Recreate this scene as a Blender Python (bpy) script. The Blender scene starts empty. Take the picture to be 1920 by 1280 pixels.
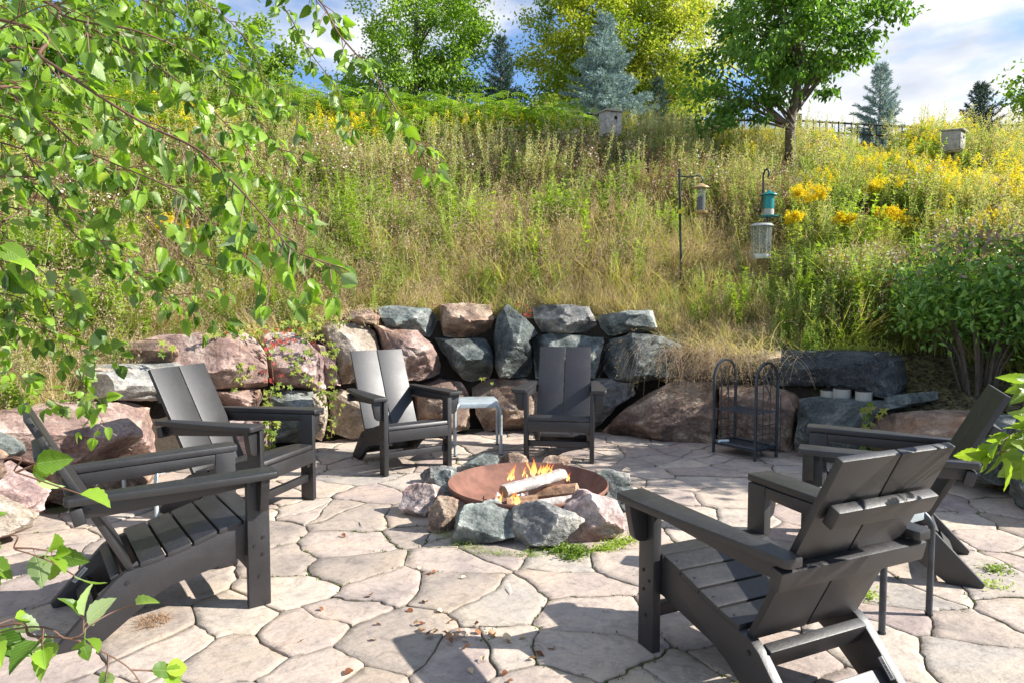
import bpy, bmesh, math, random
import numpy as np
from mathutils import Vector, Matrix, noise, Euler

random.seed(7); rng = np.random.default_rng(7)
R = math.radians
S = bpy.context.scene
COL = S.collection

# ------------------------------------------------------------------ camera, world, sun, exposure
F, PITCH, H = 1256.0, R(3.364), 1.242
cam = bpy.data.cameras.new('camera'); cam.lens = F / 1920 * 36; cam.sensor_width = 36
cam.clip_start = 0.05; cam.clip_end = 3000
camo = bpy.data.objects.new('camera', cam); COL.objects.link(camo)
camo.location = (0, 0, H); camo.rotation_euler = (R(90) - PITCH, 0, 0); S.camera = camo

SUN = Vector((0.82, -0.06, 0.57)).normalized()
EL = math.asin(SUN.z); AZ = math.atan2(SUN.x, SUN.y)
wd = bpy.data.worlds.new('World'); S.world = wd; wd.use_nodes = True
nt = wd.node_tree; nt.nodes.clear()
out = nt.nodes.new('ShaderNodeOutputWorld'); bg = nt.nodes.new('ShaderNodeBackground')
sky = nt.nodes.new('ShaderNodeTexSky'); sky.sky_type = 'NISHITA'; sky.sun_disc = False
sky.sun_elevation = EL; sky.sun_rotation = AZ; sky.air_density = 1.0; sky.dust_density = 0.0; sky.ozone_density = 3.0
tc = nt.nodes.new('ShaderNodeTexCoord'); mp = nt.nodes.new('ShaderNodeMapping')
mp.inputs['Scale'].default_value = (1, 1, 2.6); mp.inputs['Rotation'].default_value = (0, 0, .72); mp.inputs['Location'].default_value = (6.3, 2.2, 0.5)
no = nt.nodes.new('ShaderNodeTexNoise'); no.inputs['Scale'].default_value = 2.1; no.inputs['Detail'].default_value = 8; no.inputs['Roughness'].default_value = .52
cr = nt.nodes.new('ShaderNodeValToRGB'); cr.color_ramp.elements[0].position = .475; cr.color_ramp.elements[1].position = .56
n2 = nt.nodes.new('ShaderNodeTexNoise'); n2.inputs['Scale'].default_value = 5; n2.inputs['Detail'].default_value = 5
c2 = nt.nodes.new('ShaderNodeValToRGB')
c2.color_ramp.elements[0].color = (3.2, 3.5, 4.1, 1); c2.color_ramp.elements[1].color = (5.4, 5.4, 5.5, 1)
c2.color_ramp.elements[0].position = .35; c2.color_ramp.elements[1].position = .6
mx = nt.nodes.new('ShaderNodeMix'); mx.data_type = 'RGBA'
L = nt.links.new
L(tc.outputs['Generated'], mp.inputs[0]); L(mp.outputs[0], no.inputs[0]); L(mp.outputs[0], n2.inputs[0])
L(no.outputs[0], cr.inputs[0]); L(n2.outputs[0], c2.inputs[0]); L(cr.outputs[0], mx.inputs[0])
tint = nt.nodes.new('ShaderNodeMix'); tint.data_type = 'RGBA'; tint.blend_type = 'MULTIPLY'; tint.inputs[0].default_value = 1; tint.inputs[7].default_value = (.80, .90, 1.02, 1)
L(sky.outputs[0], tint.inputs[6]); L(tint.outputs[2], mx.inputs[6]); L(c2.outputs[0], mx.inputs[7]); L(mx.outputs[2], bg.inputs[0])
L(bg.outputs[0], out.inputs[0]); bg.inputs[1].default_value = 0.10

sl = bpy.data.lights.new('sun', 'SUN'); sl.energy = 5.0; sl.angle = R(0.5); sl.color = (1, .95, .87)
so = bpy.data.objects.new('sun', sl); COL.objects.link(so); so.location = (8, -1, 9)
so.rotation_euler = SUN.to_track_quat('Z', 'Y').to_euler()
S.view_settings.view_transform = 'Standard'; S.view_settings.look = 'None'; S.view_settings.exposure = 1.14; S.view_settings.gamma = 1
S.cycles.max_bounces = 8; S.cycles.transparent_max_bounces = 12

# ------------------------------------------------------------------ pixel rays of the photograph -> points of the place
cp, sp = math.cos(PITCH), math.sin(PITCH)
def ray(u, v):
    a, b = (u - 960) / F, -(v - 640) / F
    return Vector((a, cp + b * sp, -sp + b * cp))
def at_y(u, v, Y):
    d = ray(u, v); return Vector((0, 0, H)) + d * (Y / d.y)
def at_z(u, v, z=0.0):
    d = ray(u, v); return Vector((0, 0, H)) + d * ((z - H) / d.z)
PC = Vector((.2, 3.5, 0)); PR = 2.9
def at_wall(u, v, off=0.0, lean=.13):
    d = ray(u, v); o = Vector((0, 0, H)); r = PR + .2
    for _ in range(3):
        ox, oy = o.x - PC.x, o.y - PC.y
        A = d.x**2 + d.y**2; B = 2 * (ox * d.x + oy * d.y); C = ox * ox + oy * oy - r * r
        t = (-B + math.sqrt(B * B - 4 * A * C)) / (2 * A)
        p = o + d * t; r = PR + .04 + lean * max(p.z, 0) - off
    return p

# ------------------------------------------------------------------ helpers
def tag(o, label=None, cat=None, group=None, kind=None):
    if label: o['label'] = label
    if cat: o['category'] = cat
    if group: o['group'] = group
    if kind: o['kind'] = kind
    return o
def empty(name, loc=(0, 0, 0), rz=0, label=None, cat=None, group=None, kind=None):
    o = bpy.data.objects.new(name, None); COL.objects.link(o); o.empty_display_size = .1
    o.location = loc; o.rotation_euler = (0, 0, rz)
    return tag(o, label, cat, group, kind)
def link(name, me, mat=None, parent=None, loc=None):
    o = bpy.data.objects.new(name, me); COL.objects.link(o)
    if mat is not None and len(me.materials) == 0: me.materials.append(mat)
    if parent is not None: o.parent = parent
    if loc is not None: o.location = loc
    return o
def npmesh(name, V, Fc, smooth=False, fattr=None):
    V = np.asarray(V, dtype=np.float32); Fc = np.asarray(Fc, dtype=np.int32)
    me = bpy.data.meshes.new(name); n = Fc.shape[1]
    me.vertices.add(len(V)); me.vertices.foreach_set('co', V.ravel())
    me.loops.add(Fc.size); me.loops.foreach_set('vertex_index', Fc.ravel())
    me.polygons.add(len(Fc)); me.polygons.foreach_set('loop_start', np.arange(0, Fc.size, n, dtype=np.int32))
    me.polygons.foreach_set('use_smooth', np.full(len(Fc), smooth))
    if fattr is not None:
        a = me.attributes.new('v', 'FLOAT', 'FACE'); a.data.foreach_set('value', np.asarray(fattr, dtype=np.float32))
    me.update(calc_edges=True); return me
class MB:
    def __init__(s): s.v = []; s.f = []
    def add(s, v, f):
        k = len(s.v); s.v += [tuple(p) for p in v]; s.f += [tuple(i + k for i in q) for q in f]
    def box(s, x0, x1, y0, y1, z0, z1, M=None):
        v = [Vector(p) for p in ((x0,y0,z0),(x1,y0,z0),(x1,y1,z0),(x0,y1,z0),(x0,y0,z1),(x1,y0,z1),(x1,y1,z1),(x0,y1,z1))]
        if M: v = [M @ p for p in v]
        s.add(v, [(0,3,2,1),(4,5,6,7),(0,1,5,4),(1,2,6,5),(2,3,7,6),(3,0,4,7)])
    def prism(s, poly, axis, a, b, M=None):
        # poly of 2D points extruded along axis between a and b
        def mk(p, t):
            if axis == 'x': return Vector((t, p[0], p[1]))
            if axis == 'y': return Vector((p[0], t, p[1]))
            return Vector((p[0], p[1], t))
        n = len(poly); v = [mk(p, a) for p in poly] + [mk(p, b) for p in poly]
        if M: v = [M @ p for p in v]
        s.add(v, [tuple(range(n))[::-1], tuple(range(n, 2 * n))] + [(i, (i + 1) % n, n + (i + 1) % n, n + i) for i in range(n)])
    def tube(s, pts, rad, n=6, cap=True):
        pts = [Vector(p) for p in pts]; m = len(pts)
        if not hasattr(rad, '__len__'): rad = [rad] * m
        up = Vector((0, 0, 1)); vs = []; prev = None
        for i, p in enumerate(pts):
            t = (pts[min(i + 1, m - 1)] - pts[max(i - 1, 0)])
            t = t.normalized() if t.length > 1e-9 else up
            if prev is None:
                a = t.cross(up if abs(t.z) < .9 else Vector((1, 0, 0))).normalized()
            else:
                a = (prev - t * prev.dot(t)).normalized()
            prev = a; b = t.cross(a)
            vs += [p + (a * math.cos(2 * math.pi * k / n) + b * math.sin(2 * math.pi * k / n)) * rad[i] for k in range(n)]
        fs = [(i * n + k, i * n + (k + 1) % n, (i + 1) * n + (k + 1) % n, (i + 1) * n + k) for i in range(m - 1) for k in range(n)]
        if cap: fs += [tuple(range(n))[::-1], tuple((m - 1) * n + k for k in range(n))]
        s.add(vs, fs)
    def lathe(s, prof, n=20, c=(0, 0)):
        vs = [(c[0] + r * math.cos(2*math.pi*k/n), c[1] + r * math.sin(2*math.pi*k/n), z) for r, z in prof for k in range(n)]
        m = len(prof)
        s.add(vs, [(i*n+k, i*n+(k+1)%n, (i+1)*n+(k+1)%n, (i+1)*n+k) for i in range(m-1) for k in range(n)])
    def mesh(s, name, bevel=0, seg=2, smooth=None):
        me = bpy.data.meshes.new(name); me.from_pydata(s.v, [], s.f)
        bm = bmesh.new(); bm.from_mesh(me)
        bmesh.ops.recalc_face_normals(bm, faces=bm.faces)
        if bevel:
            ed = [e for e in bm.edges if len(e.link_faces) == 2 and e.calc_face_angle(0) > R(25)]
            bmesh.ops.bevel(bm, geom=ed, offset=bevel, segments=seg, affect='EDGES', profile=.6, clamp_overlap=True)
        if smooth is not None or bevel:
            lim = R(smooth if smooth is not None else 40)
            for f in bm.faces: f.smooth = True
            for e in bm.edges: e.smooth = not (len(e.link_faces) == 2 and e.calc_face_angle(0) > lim)
        bm.to_mesh(me); bm.free(); return me
    def obj(s, name, mat, parent=None, bevel=0, smooth=None, seg=2):
        return link(name, s.mesh(name, bevel, seg, smooth), mat, parent)
def rel(mb, parent):
    l = parent.location; mb.v = [(p[0]-l.x, p[1]-l.y, p[2]-l.z) for p in mb.v]; return mb
def rebased(name, me_world, origin, mat, parent=None):
    # a mesh built in world coordinates, given an origin of its own
    o = Vector(origin); me_world.transform(Matrix.Translation(-o))
    pl = parent.location if parent is not None else Vector((0, 0, 0))
    return link(name, me_world, mat, parent, loc=o - pl)

# ------------------------------------------------------------------ materials
def mat_new(name):
    m = bpy.data.materials.new(name); m.use_nodes = True
    nt = m.node_tree; b = nt.nodes['Principled BSDF']; return m, nt, b
def N(nt, t, **k):
    n = nt.nodes.new(t)
    for a, v in k.items():
        if a in n.inputs.keys(): n.inputs[a].default_value = v
        else: setattr(n, a, v)
    return n
def ramp(nt, src, stops):
    c = nt.nodes.new('ShaderNodeValToRGB'); e = c.color_ramp.elements
    e[0].position, e[0].color = stops[0][0], (*stops[0][1], 1)
    e[1].position, e[1].color = stops[-1][0], (*stops[-1][1], 1)
    for p, q in stops[1:-1]:
        x = e.new(p); x.color = (*q, 1)
    nt.links.new(src, c.inputs[0]); return c.outputs[0]
def mix(nt, f, a, b, mode='MIX'):
    m = nt.nodes.new('ShaderNodeMix'); m.data_type = 'RGBA'; m.blend_type = mode
    for s, v in ((m.inputs[0], f), (m.inputs[6], a), (m.inputs[7], b)):
        if isinstance(v, bpy.types.NodeSocket): nt.links.new(v, s)
        else: s.default_value = v if not isinstance(v, tuple) or len(v) == 4 else (*v, 1)
    return m.outputs[2]
def bumps(nt, b, layers, coord=None):
    prev = None
    for sc, st, dist, det in layers:
        n = N(nt, 'ShaderNodeTexNoise', Scale=sc, Detail=det, Roughness=.6)
        if coord is not None: nt.links.new(coord, n.inputs[0])
        bu = N(nt, 'ShaderNodeBump', Strength=st, Distance=dist)
        nt.links.new(n.outputs[0], bu.inputs['Height'])
        if prev is not None: nt.links.new(prev, bu.inputs['Normal'])
        prev = bu.outputs[0]
    nt.links.new(prev, b.inputs['Normal'])
def simple(name, col, rough=.6, metal=0, spec=.5, bump=None, var=0):
    m, nt, b = mat_new(name)
    b.inputs['Base Color'].default_value = (*col, 1); b.inputs['Roughness'].default_value = rough
    b.inputs['Metallic'].default_value = metal; b.inputs['Specular IOR Level'].default_value = spec
    co = N(nt, 'ShaderNodeTexCoord').outputs['Object']
    if var:
        n = N(nt, 'ShaderNodeTexNoise', Scale=var, Detail=6, Roughness=.65); nt.links.new(co, n.inputs[0])
        c = ramp(nt, n.outputs[0], [(.3, tuple(x * .6 for x in col)), (.7, tuple(min(1, x * 1.35) for x in col))])
        nt.links.new(c, b.inputs['Base Color'])
    if bump: bumps(nt, b, bump, co)
    return m
def rock_mat(name, a, bcol, c, stain=(.30, .17, .09)):
    m, nt, b = mat_new(name)
    g = N(nt, 'ShaderNodeNewGeometry').outputs['Position']
    n1 = N(nt, 'ShaderNodeTexNoise', Scale=3.2, Detail=7, Roughness=.62, Distortion=.7); nt.links.new(g, n1.inputs[0])
    n2 = N(nt, 'ShaderNodeTexNoise', Scale=38, Detail=6, Roughness=.75); nt.links.new(g, n2.inputs[0])
    n3 = N(nt, 'ShaderNodeTexNoise', Scale=1.7, Detail=6, Roughness=.6); nt.links.new(g, n3.inputs[0])
    mr = N(nt, 'ShaderNodeMapping'); mr.inputs['Scale'].default_value = (1, 1, 1.5); mr.inputs['Rotation'].default_value = (.5, .35, .2); nt.links.new(g, mr.inputs[0])
    vo = N(nt, 'ShaderNodeTexNoise', Scale=9, Detail=8, Roughness=.7, Distortion=2.2); nt.links.new(g, vo.inputs[0])
    col = ramp(nt, n1.outputs[0], [(.40, a), (.5, bcol), (.60, c)])
    sp_ = ramp(nt, n2.outputs[0], [(.3, (.45, .45, .47)), (.5, (1, 1, 1)), (.68, (1.7, 1.65, 1.6))])
    col = mix(nt, .85, col, sp_, 'MULTIPLY')
    sf = ramp(nt, n3.outputs[0], [(.56, (0, 0, 0)), (.72, (.55, .55, .55))])
    col = mix(nt, sf, col, stain)
    vf = ramp(nt, vo.outputs[0], [(.488, (0, 0, 0)), (.5, (.35, .35, .35)), (.512, (0, 0, 0))])
    col = mix(nt, vf, col, (.42, .4, .38))
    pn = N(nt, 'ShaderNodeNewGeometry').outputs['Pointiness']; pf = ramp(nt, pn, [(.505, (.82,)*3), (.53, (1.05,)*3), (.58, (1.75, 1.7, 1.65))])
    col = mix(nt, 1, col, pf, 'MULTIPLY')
    nt.links.new(col, b.inputs['Base Color']); b.inputs['Roughness'].default_value = .78; b.inputs['Specular IOR Level'].default_value = .35
    bumps(nt, b, [(5, .8, .08, 9), (22, .7, .02, 9), (95, .35, .004, 4)], mr.outputs[0])
    return m
MR = {
 'pink': rock_mat('pink granite', (.17, .105, .09), (.29, .195, .165), (.41, .315, .27)),
 'rose': rock_mat('rose granite', (.21, .135, .13), (.34, .245, .23), (.46, .385, .365)),
 'dark': rock_mat('dark basalt', (.036, .047, .047), (.075, .092, .090), (.17, .19, .175), (.10, .10, .09)),
 'slab': rock_mat('black basalt slab', (.018, .022, .026), (.034, .041, .046), (.07, .08, .085), (.05, .05, .05)),
 'blue': rock_mat('blue grey basalt', (.07, .086, .084), (.145, .17, .162), (.28, .30, .28), (.17, .17, .15)),
 'tan': rock_mat('tan granite', (.2, .155, .12), (.32, .26, .2), (.42, .36, .3)),
 'brown': rock_mat('brown granite', (.13, .085, .065), (.24, .165, .12), (.36, .28, .21), (.36, .19, .09)),
 'grey': rock_mat('grey granite', (.11, .115, .115), (.21, .21, .20), (.34, .33, .30), (.3, .26, .2)),
}
def stone_mat():
    m, nt, b = mat_new('flagstone')
    g = N(nt, 'ShaderNodeNewGeometry').outputs['Position']
    oi = N(nt, 'ShaderNodeObjectInfo').outputs['Random']
    n1 = N(nt, 'ShaderNodeTexNoise', Scale=2.6, Detail=7, Roughness=.6); nt.links.new(g, n1.inputs[0])
    n2 = N(nt, 'ShaderNodeTexNoise', Scale=60, Detail=6, Roughness=.75); nt.links.new(g, n2.inputs[0])
    n3 = N(nt, 'ShaderNodeTexNoise', Scale=15, Detail=6, Roughness=.7, Distortion=1.0); nt.links.new(g, n3.inputs[0])
    base = ramp(nt, oi, [(0, (.32, .27, .23)), (.25, (.45, .375, .315)), (.5, (.37, .30, .27)), (.75, (.50, .425, .355)), (1, (.38, .34, .30))])
    t1 = ramp(nt, n1.outputs[0], [(.3, (.68, .69, .74)), (.5, (1, 1, 1)), (.7, (1.16, 1.1, 1.0))])
    t3 = ramp(nt, n3.outputs[0], [(.28, (.66, .65, .65)), (.5, (1, 1, 1)), (.72, (1.15, 1.13, 1.1))])
    t2 = ramp(nt, n2.outputs[0], [(.24, (.5, .48, .46)), (.36, (.94, .94, .94)), (.6, (1.05, 1.05, 1.05))])
    c = mix(nt, 1, mix(nt, 1, mix(nt, 1, base, t1, 'MULTIPLY'), t3, 'MULTIPLY'), t2, 'MULTIPLY')
    vo = N(nt, 'ShaderNodeTexVoronoi', Scale=9.0); nt.links.new(g, vo.inputs['Vector'])
    pit = ramp(nt, vo.outputs['Distance'], [(.035, (.35, .3, .27)), (.06, (1, 1, 1))])
    c = mix(nt, .8, c, pit, 'MULTIPLY')
    ea = N(nt, 'ShaderNodeAttribute', attribute_name='edge').outputs['Fac']; n5 = N(nt, 'ShaderNodeTexNoise', Scale=7, Detail=5, Roughness=.7); nt.links.new(g, n5.inputs[0])
    ef = N(nt, 'ShaderNodeMath', operation='MULTIPLY'); nt.links.new(ea, ef.inputs[0]); nt.links.new(ramp(nt, n5.outputs[0], [(.35, (.1,)*3), (.7, (1,)*3)]), ef.inputs[1])
    c = mix(nt, ef.outputs[0], c, (.17, .145, .10))
    nt.links.new(c, b.inputs['Base Color']); b.inputs['Roughness'].default_value = .82; b.inputs['Specular IOR Level'].default_value = .3
    mpn = N(nt, 'ShaderNodeMapping'); mpn.inputs['Scale'].default_value = (1, 1.9, 1); mpn.inputs['Rotation'].default_value = (0, 0, .5)
    nt.links.new(g, mpn.inputs[0])
    bumps(nt, b, [(4, .45, .025, 7), (24, .7, .009, 8), (140, .45, .002, 3)], mpn.outputs[0])
    return m
M_STONE = stone_mat()
def soil_mat():
    m, nt, b = mat_new('joint soil and moss')
    g = N(nt, 'ShaderNodeNewGeometry').outputs['Position']
    n1 = N(nt, 'ShaderNodeTexNoise', Scale=1.6, Detail=6, Roughness=.7); nt.links.new(g, n1.inputs[0])
    n2 = N(nt, 'ShaderNodeTexNoise', Scale=50, Detail=5, Roughness=.7); nt.links.new(g, n2.inputs[0])
    a = ramp(nt, n2.outputs[0], [(.3, (.06, .046, .035)), (.7, (.22, .18, .135))])
    c = mix(nt, ramp(nt, n1.outputs[0], [(.5, (0, 0, 0)), (.58, (1, 1, 1))]), a, (.075, .10, .025))
    nt.links.new(c, b.inputs['Base Color']); b.inputs['Roughness'].default_value = .95
    bumps(nt, b, [(60, .8, .01, 6)], g); return m
M_SOIL = soil_mat()
def ground_mat():
    m, nt, b = mat_new('meadow ground')
    g = N(nt, 'ShaderNodeNewGeometry')
    n1 = N(nt, 'ShaderNodeTexNoise', Scale=.8, Detail=8, Roughness=.7); nt.links.new(g.outputs['Position'], n1.inputs[0])
    n2 = N(nt, 'ShaderNodeTexNoise', Scale=14, Detail=6, Roughness=.8); nt.links.new(g.outputs['Position'], n2.inputs[0])
    c = ramp(nt, n1.outputs[0], [(.35, (.30, .25, .14)), (.6, (.20, .20, .08)), (.75, (.33, .26, .16))])
    c = mix(nt, 1, c, ramp(nt, n2.outputs[0], [(.3, (.4, .4, .4)), (.7, (1.3, 1.3, 1.3))]), 'MULTIPLY')
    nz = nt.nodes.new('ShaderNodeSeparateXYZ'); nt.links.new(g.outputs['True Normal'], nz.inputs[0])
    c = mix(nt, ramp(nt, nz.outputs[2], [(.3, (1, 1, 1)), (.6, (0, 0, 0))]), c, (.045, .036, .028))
    nt.links.new(c, b.inputs['Base Color']); b.inputs['Roughness'].default_value = 1; b.inputs['Specular IOR Level'].default_value = .1
    bumps(nt, b, [(12, .8, .05, 8)], g.outputs['Position']); return m
def leaf_mat(name, dark, light, tr=.35, rough=.5, spec=.35, third=None, rand=.7, sheen=0):
    m, nt, b = mat_new(name)
    at = N(nt, 'ShaderNodeAttribute', attribute_name='v').outputs['Fac']
    oi = N(nt, 'ShaderNodeObjectInfo').outputs['Random']
    mm = N(nt, 'ShaderNodeMath', operation='MULTIPLY_ADD'); nt.links.new(oi, mm.inputs[0]); mm.inputs[1].default_value = rand
    ad = N(nt, 'ShaderNodeMath', operation='MULTIPLY'); nt.links.new(at, ad.inputs[0]); ad.inputs[1].default_value = 1 - rand
    nt.links.new(ad.outputs[0], mm.inputs[2])
    st = [(.05, dark), (.75, light)] if third is None else [(.05, dark), (.5, light), (.95, third)]
    c = ramp(nt, mm.outputs[0], st)
    nt.links.new(c, b.inputs['Base Color']); b.inputs['Roughness'].default_value = rough; b.inputs['Specular IOR Level'].default_value = spec
    t = nt.nodes.new('ShaderNodeBsdfTranslucent')
    cc = mix(nt, 1, c, (1.25, 1.3, .55, 1), 'MULTIPLY'); nt.links.new(cc, t.inputs[0])
    ms = nt.nodes.new('ShaderNodeMixShader'); ms.inputs[0].default_value = tr
    nt.links.new(b.outputs[0], ms.inputs[1]); nt.links.new(t.outputs[0], ms.inputs[2])
    nt.links.new(ms.outputs[0], nt.nodes['Material Output'].inputs[0]); return m
def plastic_mat():
    m, nt, b = mat_new('black recycled lumber')
    co = N(nt, 'ShaderNodeTexCoord').outputs['Object']
    n1 = N(nt, 'ShaderNodeTexNoise', Scale=9, Detail=6, Roughness=.6); nt.links.new(co, n1.inputs[0])
    n2 = N(nt, 'ShaderNodeTexNoise', Scale=330, Detail=3, Roughness=.6); nt.links.new(co, n2.inputs[0])
    c = ramp(nt, n1.outputs[0], [(.3, (.004, .004, .005)), (.7, (.011, .010, .012))])
    oi = N(nt, 'ShaderNodeObjectInfo').outputs['Random']; c = mix(nt, 1, c, ramp(nt, oi, [(0, (.75,)*3), (1, (1.5, 1.45, 1.5))]), 'MULTIPLY')
    n4 = N(nt, 'ShaderNodeTexNoise', Scale=55, Detail=5, Roughness=.8); nt.links.new(co, n4.inputs[0])
    gz_ = nt.nodes.new('ShaderNodeSeparateXYZ'); nt.links.new(N(nt, 'ShaderNodeNewGeometry').outputs['Normal'], gz_.inputs[0])
    du = mix(nt, 1, ramp(nt, n4.outputs[0], [(.50, (0,)*3), (.8, (.2,)*3)]), ramp(nt, gz_.outputs[2], [(.1, (.12,)*3), (.8, (1,)*3)]), 'MULTIPLY')
    c = mix(nt, du, c, (.20, .18, .16))
    nt.links.new(c, b.inputs['Base Color'])
    nt.links.new(ramp(nt, n1.outputs[0], [(.3, (.47,)*3), (.7, (.55,)*3)]), b.inputs['Roughness'])
    b.inputs['Specular IOR Level'].default_value = .88; b.inputs['IOR'].default_value = 1.5
    bumps(nt, b, [(130, .30, .0018, 2), (330, .3, .0009, 2)], co); return m
M_BLK = plastic_mat()
M_BOLT = simple('dark steel bolt', (.05, .05, .055), .4, .7)
M_RACK = simple('dark powder coated steel', (.055, .062, .072), .42, .3, bump=[(120, .2, .001, 3)], var=18)
M_POLE = simple('dark green metal pole', (.02, .035, .033), .4, .4)
M_ALU = simple('pale grey painted aluminium', (.42, .48, .50), .33, .25, bump=[(200, .1, .0006, 2)], var=5)
M_RUST = simple('rusted steel', (.19, .088, .062), .8, .15, bump=[(40, .3, .003, 6), (160, .3, .001, 3)], var=9)
M_BARK = simple('grey brown bark', (.13, .10, .08), .9, bump=[(22, .9, .02, 8)], var=14)
M_TWIG = simple('reddish brown twig', (.13, .065, .04), .6, bump=[(90, .3, .001, 3)])
M_STEM = simple('green stem', (.16, .2, .06), .6)
M_WOOD = simple('weathered grey wood', (.34, .32, .31), .85, bump=[(60, .5, .003, 6)], var=22)
M_DARK = simple('dark opening', (.008, .007, .006), .9)
M_FENCE = simple('black painted aluminium fence', (.012, .016, .018), .4, .2)
M_STICK = simple('white sticker', (.62, .62, .6), .5)
M_INK = simple('dark print', (.05, .05, .05), .6)

# ------------------------------------------------------------------ terrain
TT = np.array([-180, -150, -120, -90, -60, -30, -5, 12, 30, 40, 46, 60, 70, 80, 100, 112, 125, 138, 150, 165, 180]) 
TV = np.array([.40, .2, 0, 0, 0, .05, .2, .30, .36, .42, .72, .82, 1.0, 1.12, 1.12, 1.08, 1.0, .86, .62, .52, .40])
KT = np.array([-180, -130, -60, -20, 10, 30, 50, 70, 110, 130, 145, 165, 180])
KV = np.array([.18, 0, 0, .05, .18, .30, .42, .48, .50, .45, .36, .25, .18])
def terr(x, y):
    x = np.asarray(x, dtype=float); y = np.asarray(y, dtype=float)
    dx, dy = x - PC.x, y - PC.y; r = np.hypot(dx, dy); th = np.degrees(np.arctan2(dy, dx))
    top = np.interp(th, TT, TV); k = np.interp(th, KT, KV)
    s = np.clip((r - 3.12) / .16, 0, 1); s = s * s * (3 - 2 * s)
    z = top * s + k * np.maximum(r - 3.3, 0)
    zc = np.interp(x, [-5, -1, 4, 10], [3.75, 3.7, 3.35, 3.1]); e = .5
    q = np.clip((z - (zc - e)) / (2 * e), 0, 1)
    z = np.where(z < zc - e, z, np.where(z > zc + e, zc, zc - e + 2 * e * (q - q * q / 2)))
    z = z + .05 * np.sin(x * 1.3 + y * .7) * np.clip((r - 3.6) / 2, 0, 1) + .04 * np.sin(y * 2.1 - x) * np.clip((r - 3.6) / 2, 0, 1)
    z = z - np.clip(r - 40, 0, 1e9) * .02
    inside = (r < 3.05) | ((th > -150) & (th < -15) & (r < 12))
    return np.where(r < 3.05, -.035, z - .035)
def tz(x, y): return float(terr(x, y))
rad = np.concatenate([[0, 1.5, 2.6, 3.0, 3.05], np.linspace(3.1, 3.34, 8), np.arange(3.5, 16, .3), np.geomspace(16.5, 900, 26)])
na = 220; ang = np.linspace(0, 2 * np.pi, na, endpoint=False)
RX = PC.x + rad[:, None] * np.cos(ang); RY = PC.y + rad[:, None] * np.sin(ang)
V = np.stack([RX, RY, terr(RX, RY)], -1).reshape(-1, 3)
ii, jj = np.meshgrid(np.arange(len(rad) - 1), np.arange(na), indexing='ij'); j2 = (jj + 1) % na
Fq = np.stack([ii * na + jj, (ii + 1) * na + jj, (ii + 1) * na + j2, ii * na + j2], -1).reshape(-1, 4)
ground = link('ground', npmesh('ground', V, Fq, True), ground_mat()); tag(ground, kind='structure')

# ------------------------------------------------------------------ patio of flagstones
patio_m = MB(); n = 72
def patio_r(a):   # the bed runs to the wall, and on towards and past the camera in front
    return 3.08 if a > R(-18) and a < R(198) else min(3.08 / max(.35, abs(math.cos(a)) if abs(math.cos(a)) > .35 else .35), 6)
patio_m.add([(PC.x + 3.06 * math.cos(2*math.pi*k/n), PC.y + 3.06 * math.sin(2*math.pi*k/n), -.011) for k in range(n)], [tuple(range(n))])
patio_m.add([(-4.5, -1.5, -.015), (5, -1.5, -.015), (5, 3.2, -.015), (-4.5, 3.2, -.015)], [(0, 1, 2, 3)])
patio = patio_m.obj('patio', M_SOIL); tag(patio, kind='structure')
seeds = []
gx, gy = .375, .28
for j in range(1, 24):
    for i in range(-11, 13):
        x = (i + (.5 if j % 2 else 0)) * gx + random.uniform(-.17, .17) - .02; y = j * gy + random.uniform(-.12, .12) + .95
        if random.random() < .16: continue
        seeds.append((x, y))
        if random.random() < .13: seeds.append((x + random.uniform(-.25, .25), y + random.uniform(-.2, .2)))
def clip(poly, a, b, c):       # keep a*x+b*y<=c
    o = []
    for i in range(len(poly)):
        p, q = poly[i], poly[(i + 1) % len(poly)]
        dp, dq = a*p[0]+b*p[1]-c, a*q[0]+b*q[1]-c
        if dp <= 0: o.append(p)
        if dp * dq < 0:
            t = dp / (dp - dq); o.append((p[0]+(q[0]-p[0])*t, p[1]+(q[1]-p[1])*t))
    return o
def warp(x, y):
    a = noise.noise_vector(Vector((x * 1.9, y * 1.9, 3.1))); b = noise.noise_vector(Vector((x * 9, y * 9, 7.7))); c = noise.noise_vector(Vector((x * 34, y * 34, 1.7)))
    return x + a.x * .11 + b.x * .022 + c.x * .010, y + a.y * .11 + b.y * .022 + c.y * .010
nst = 0; bulk_s = []
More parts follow.
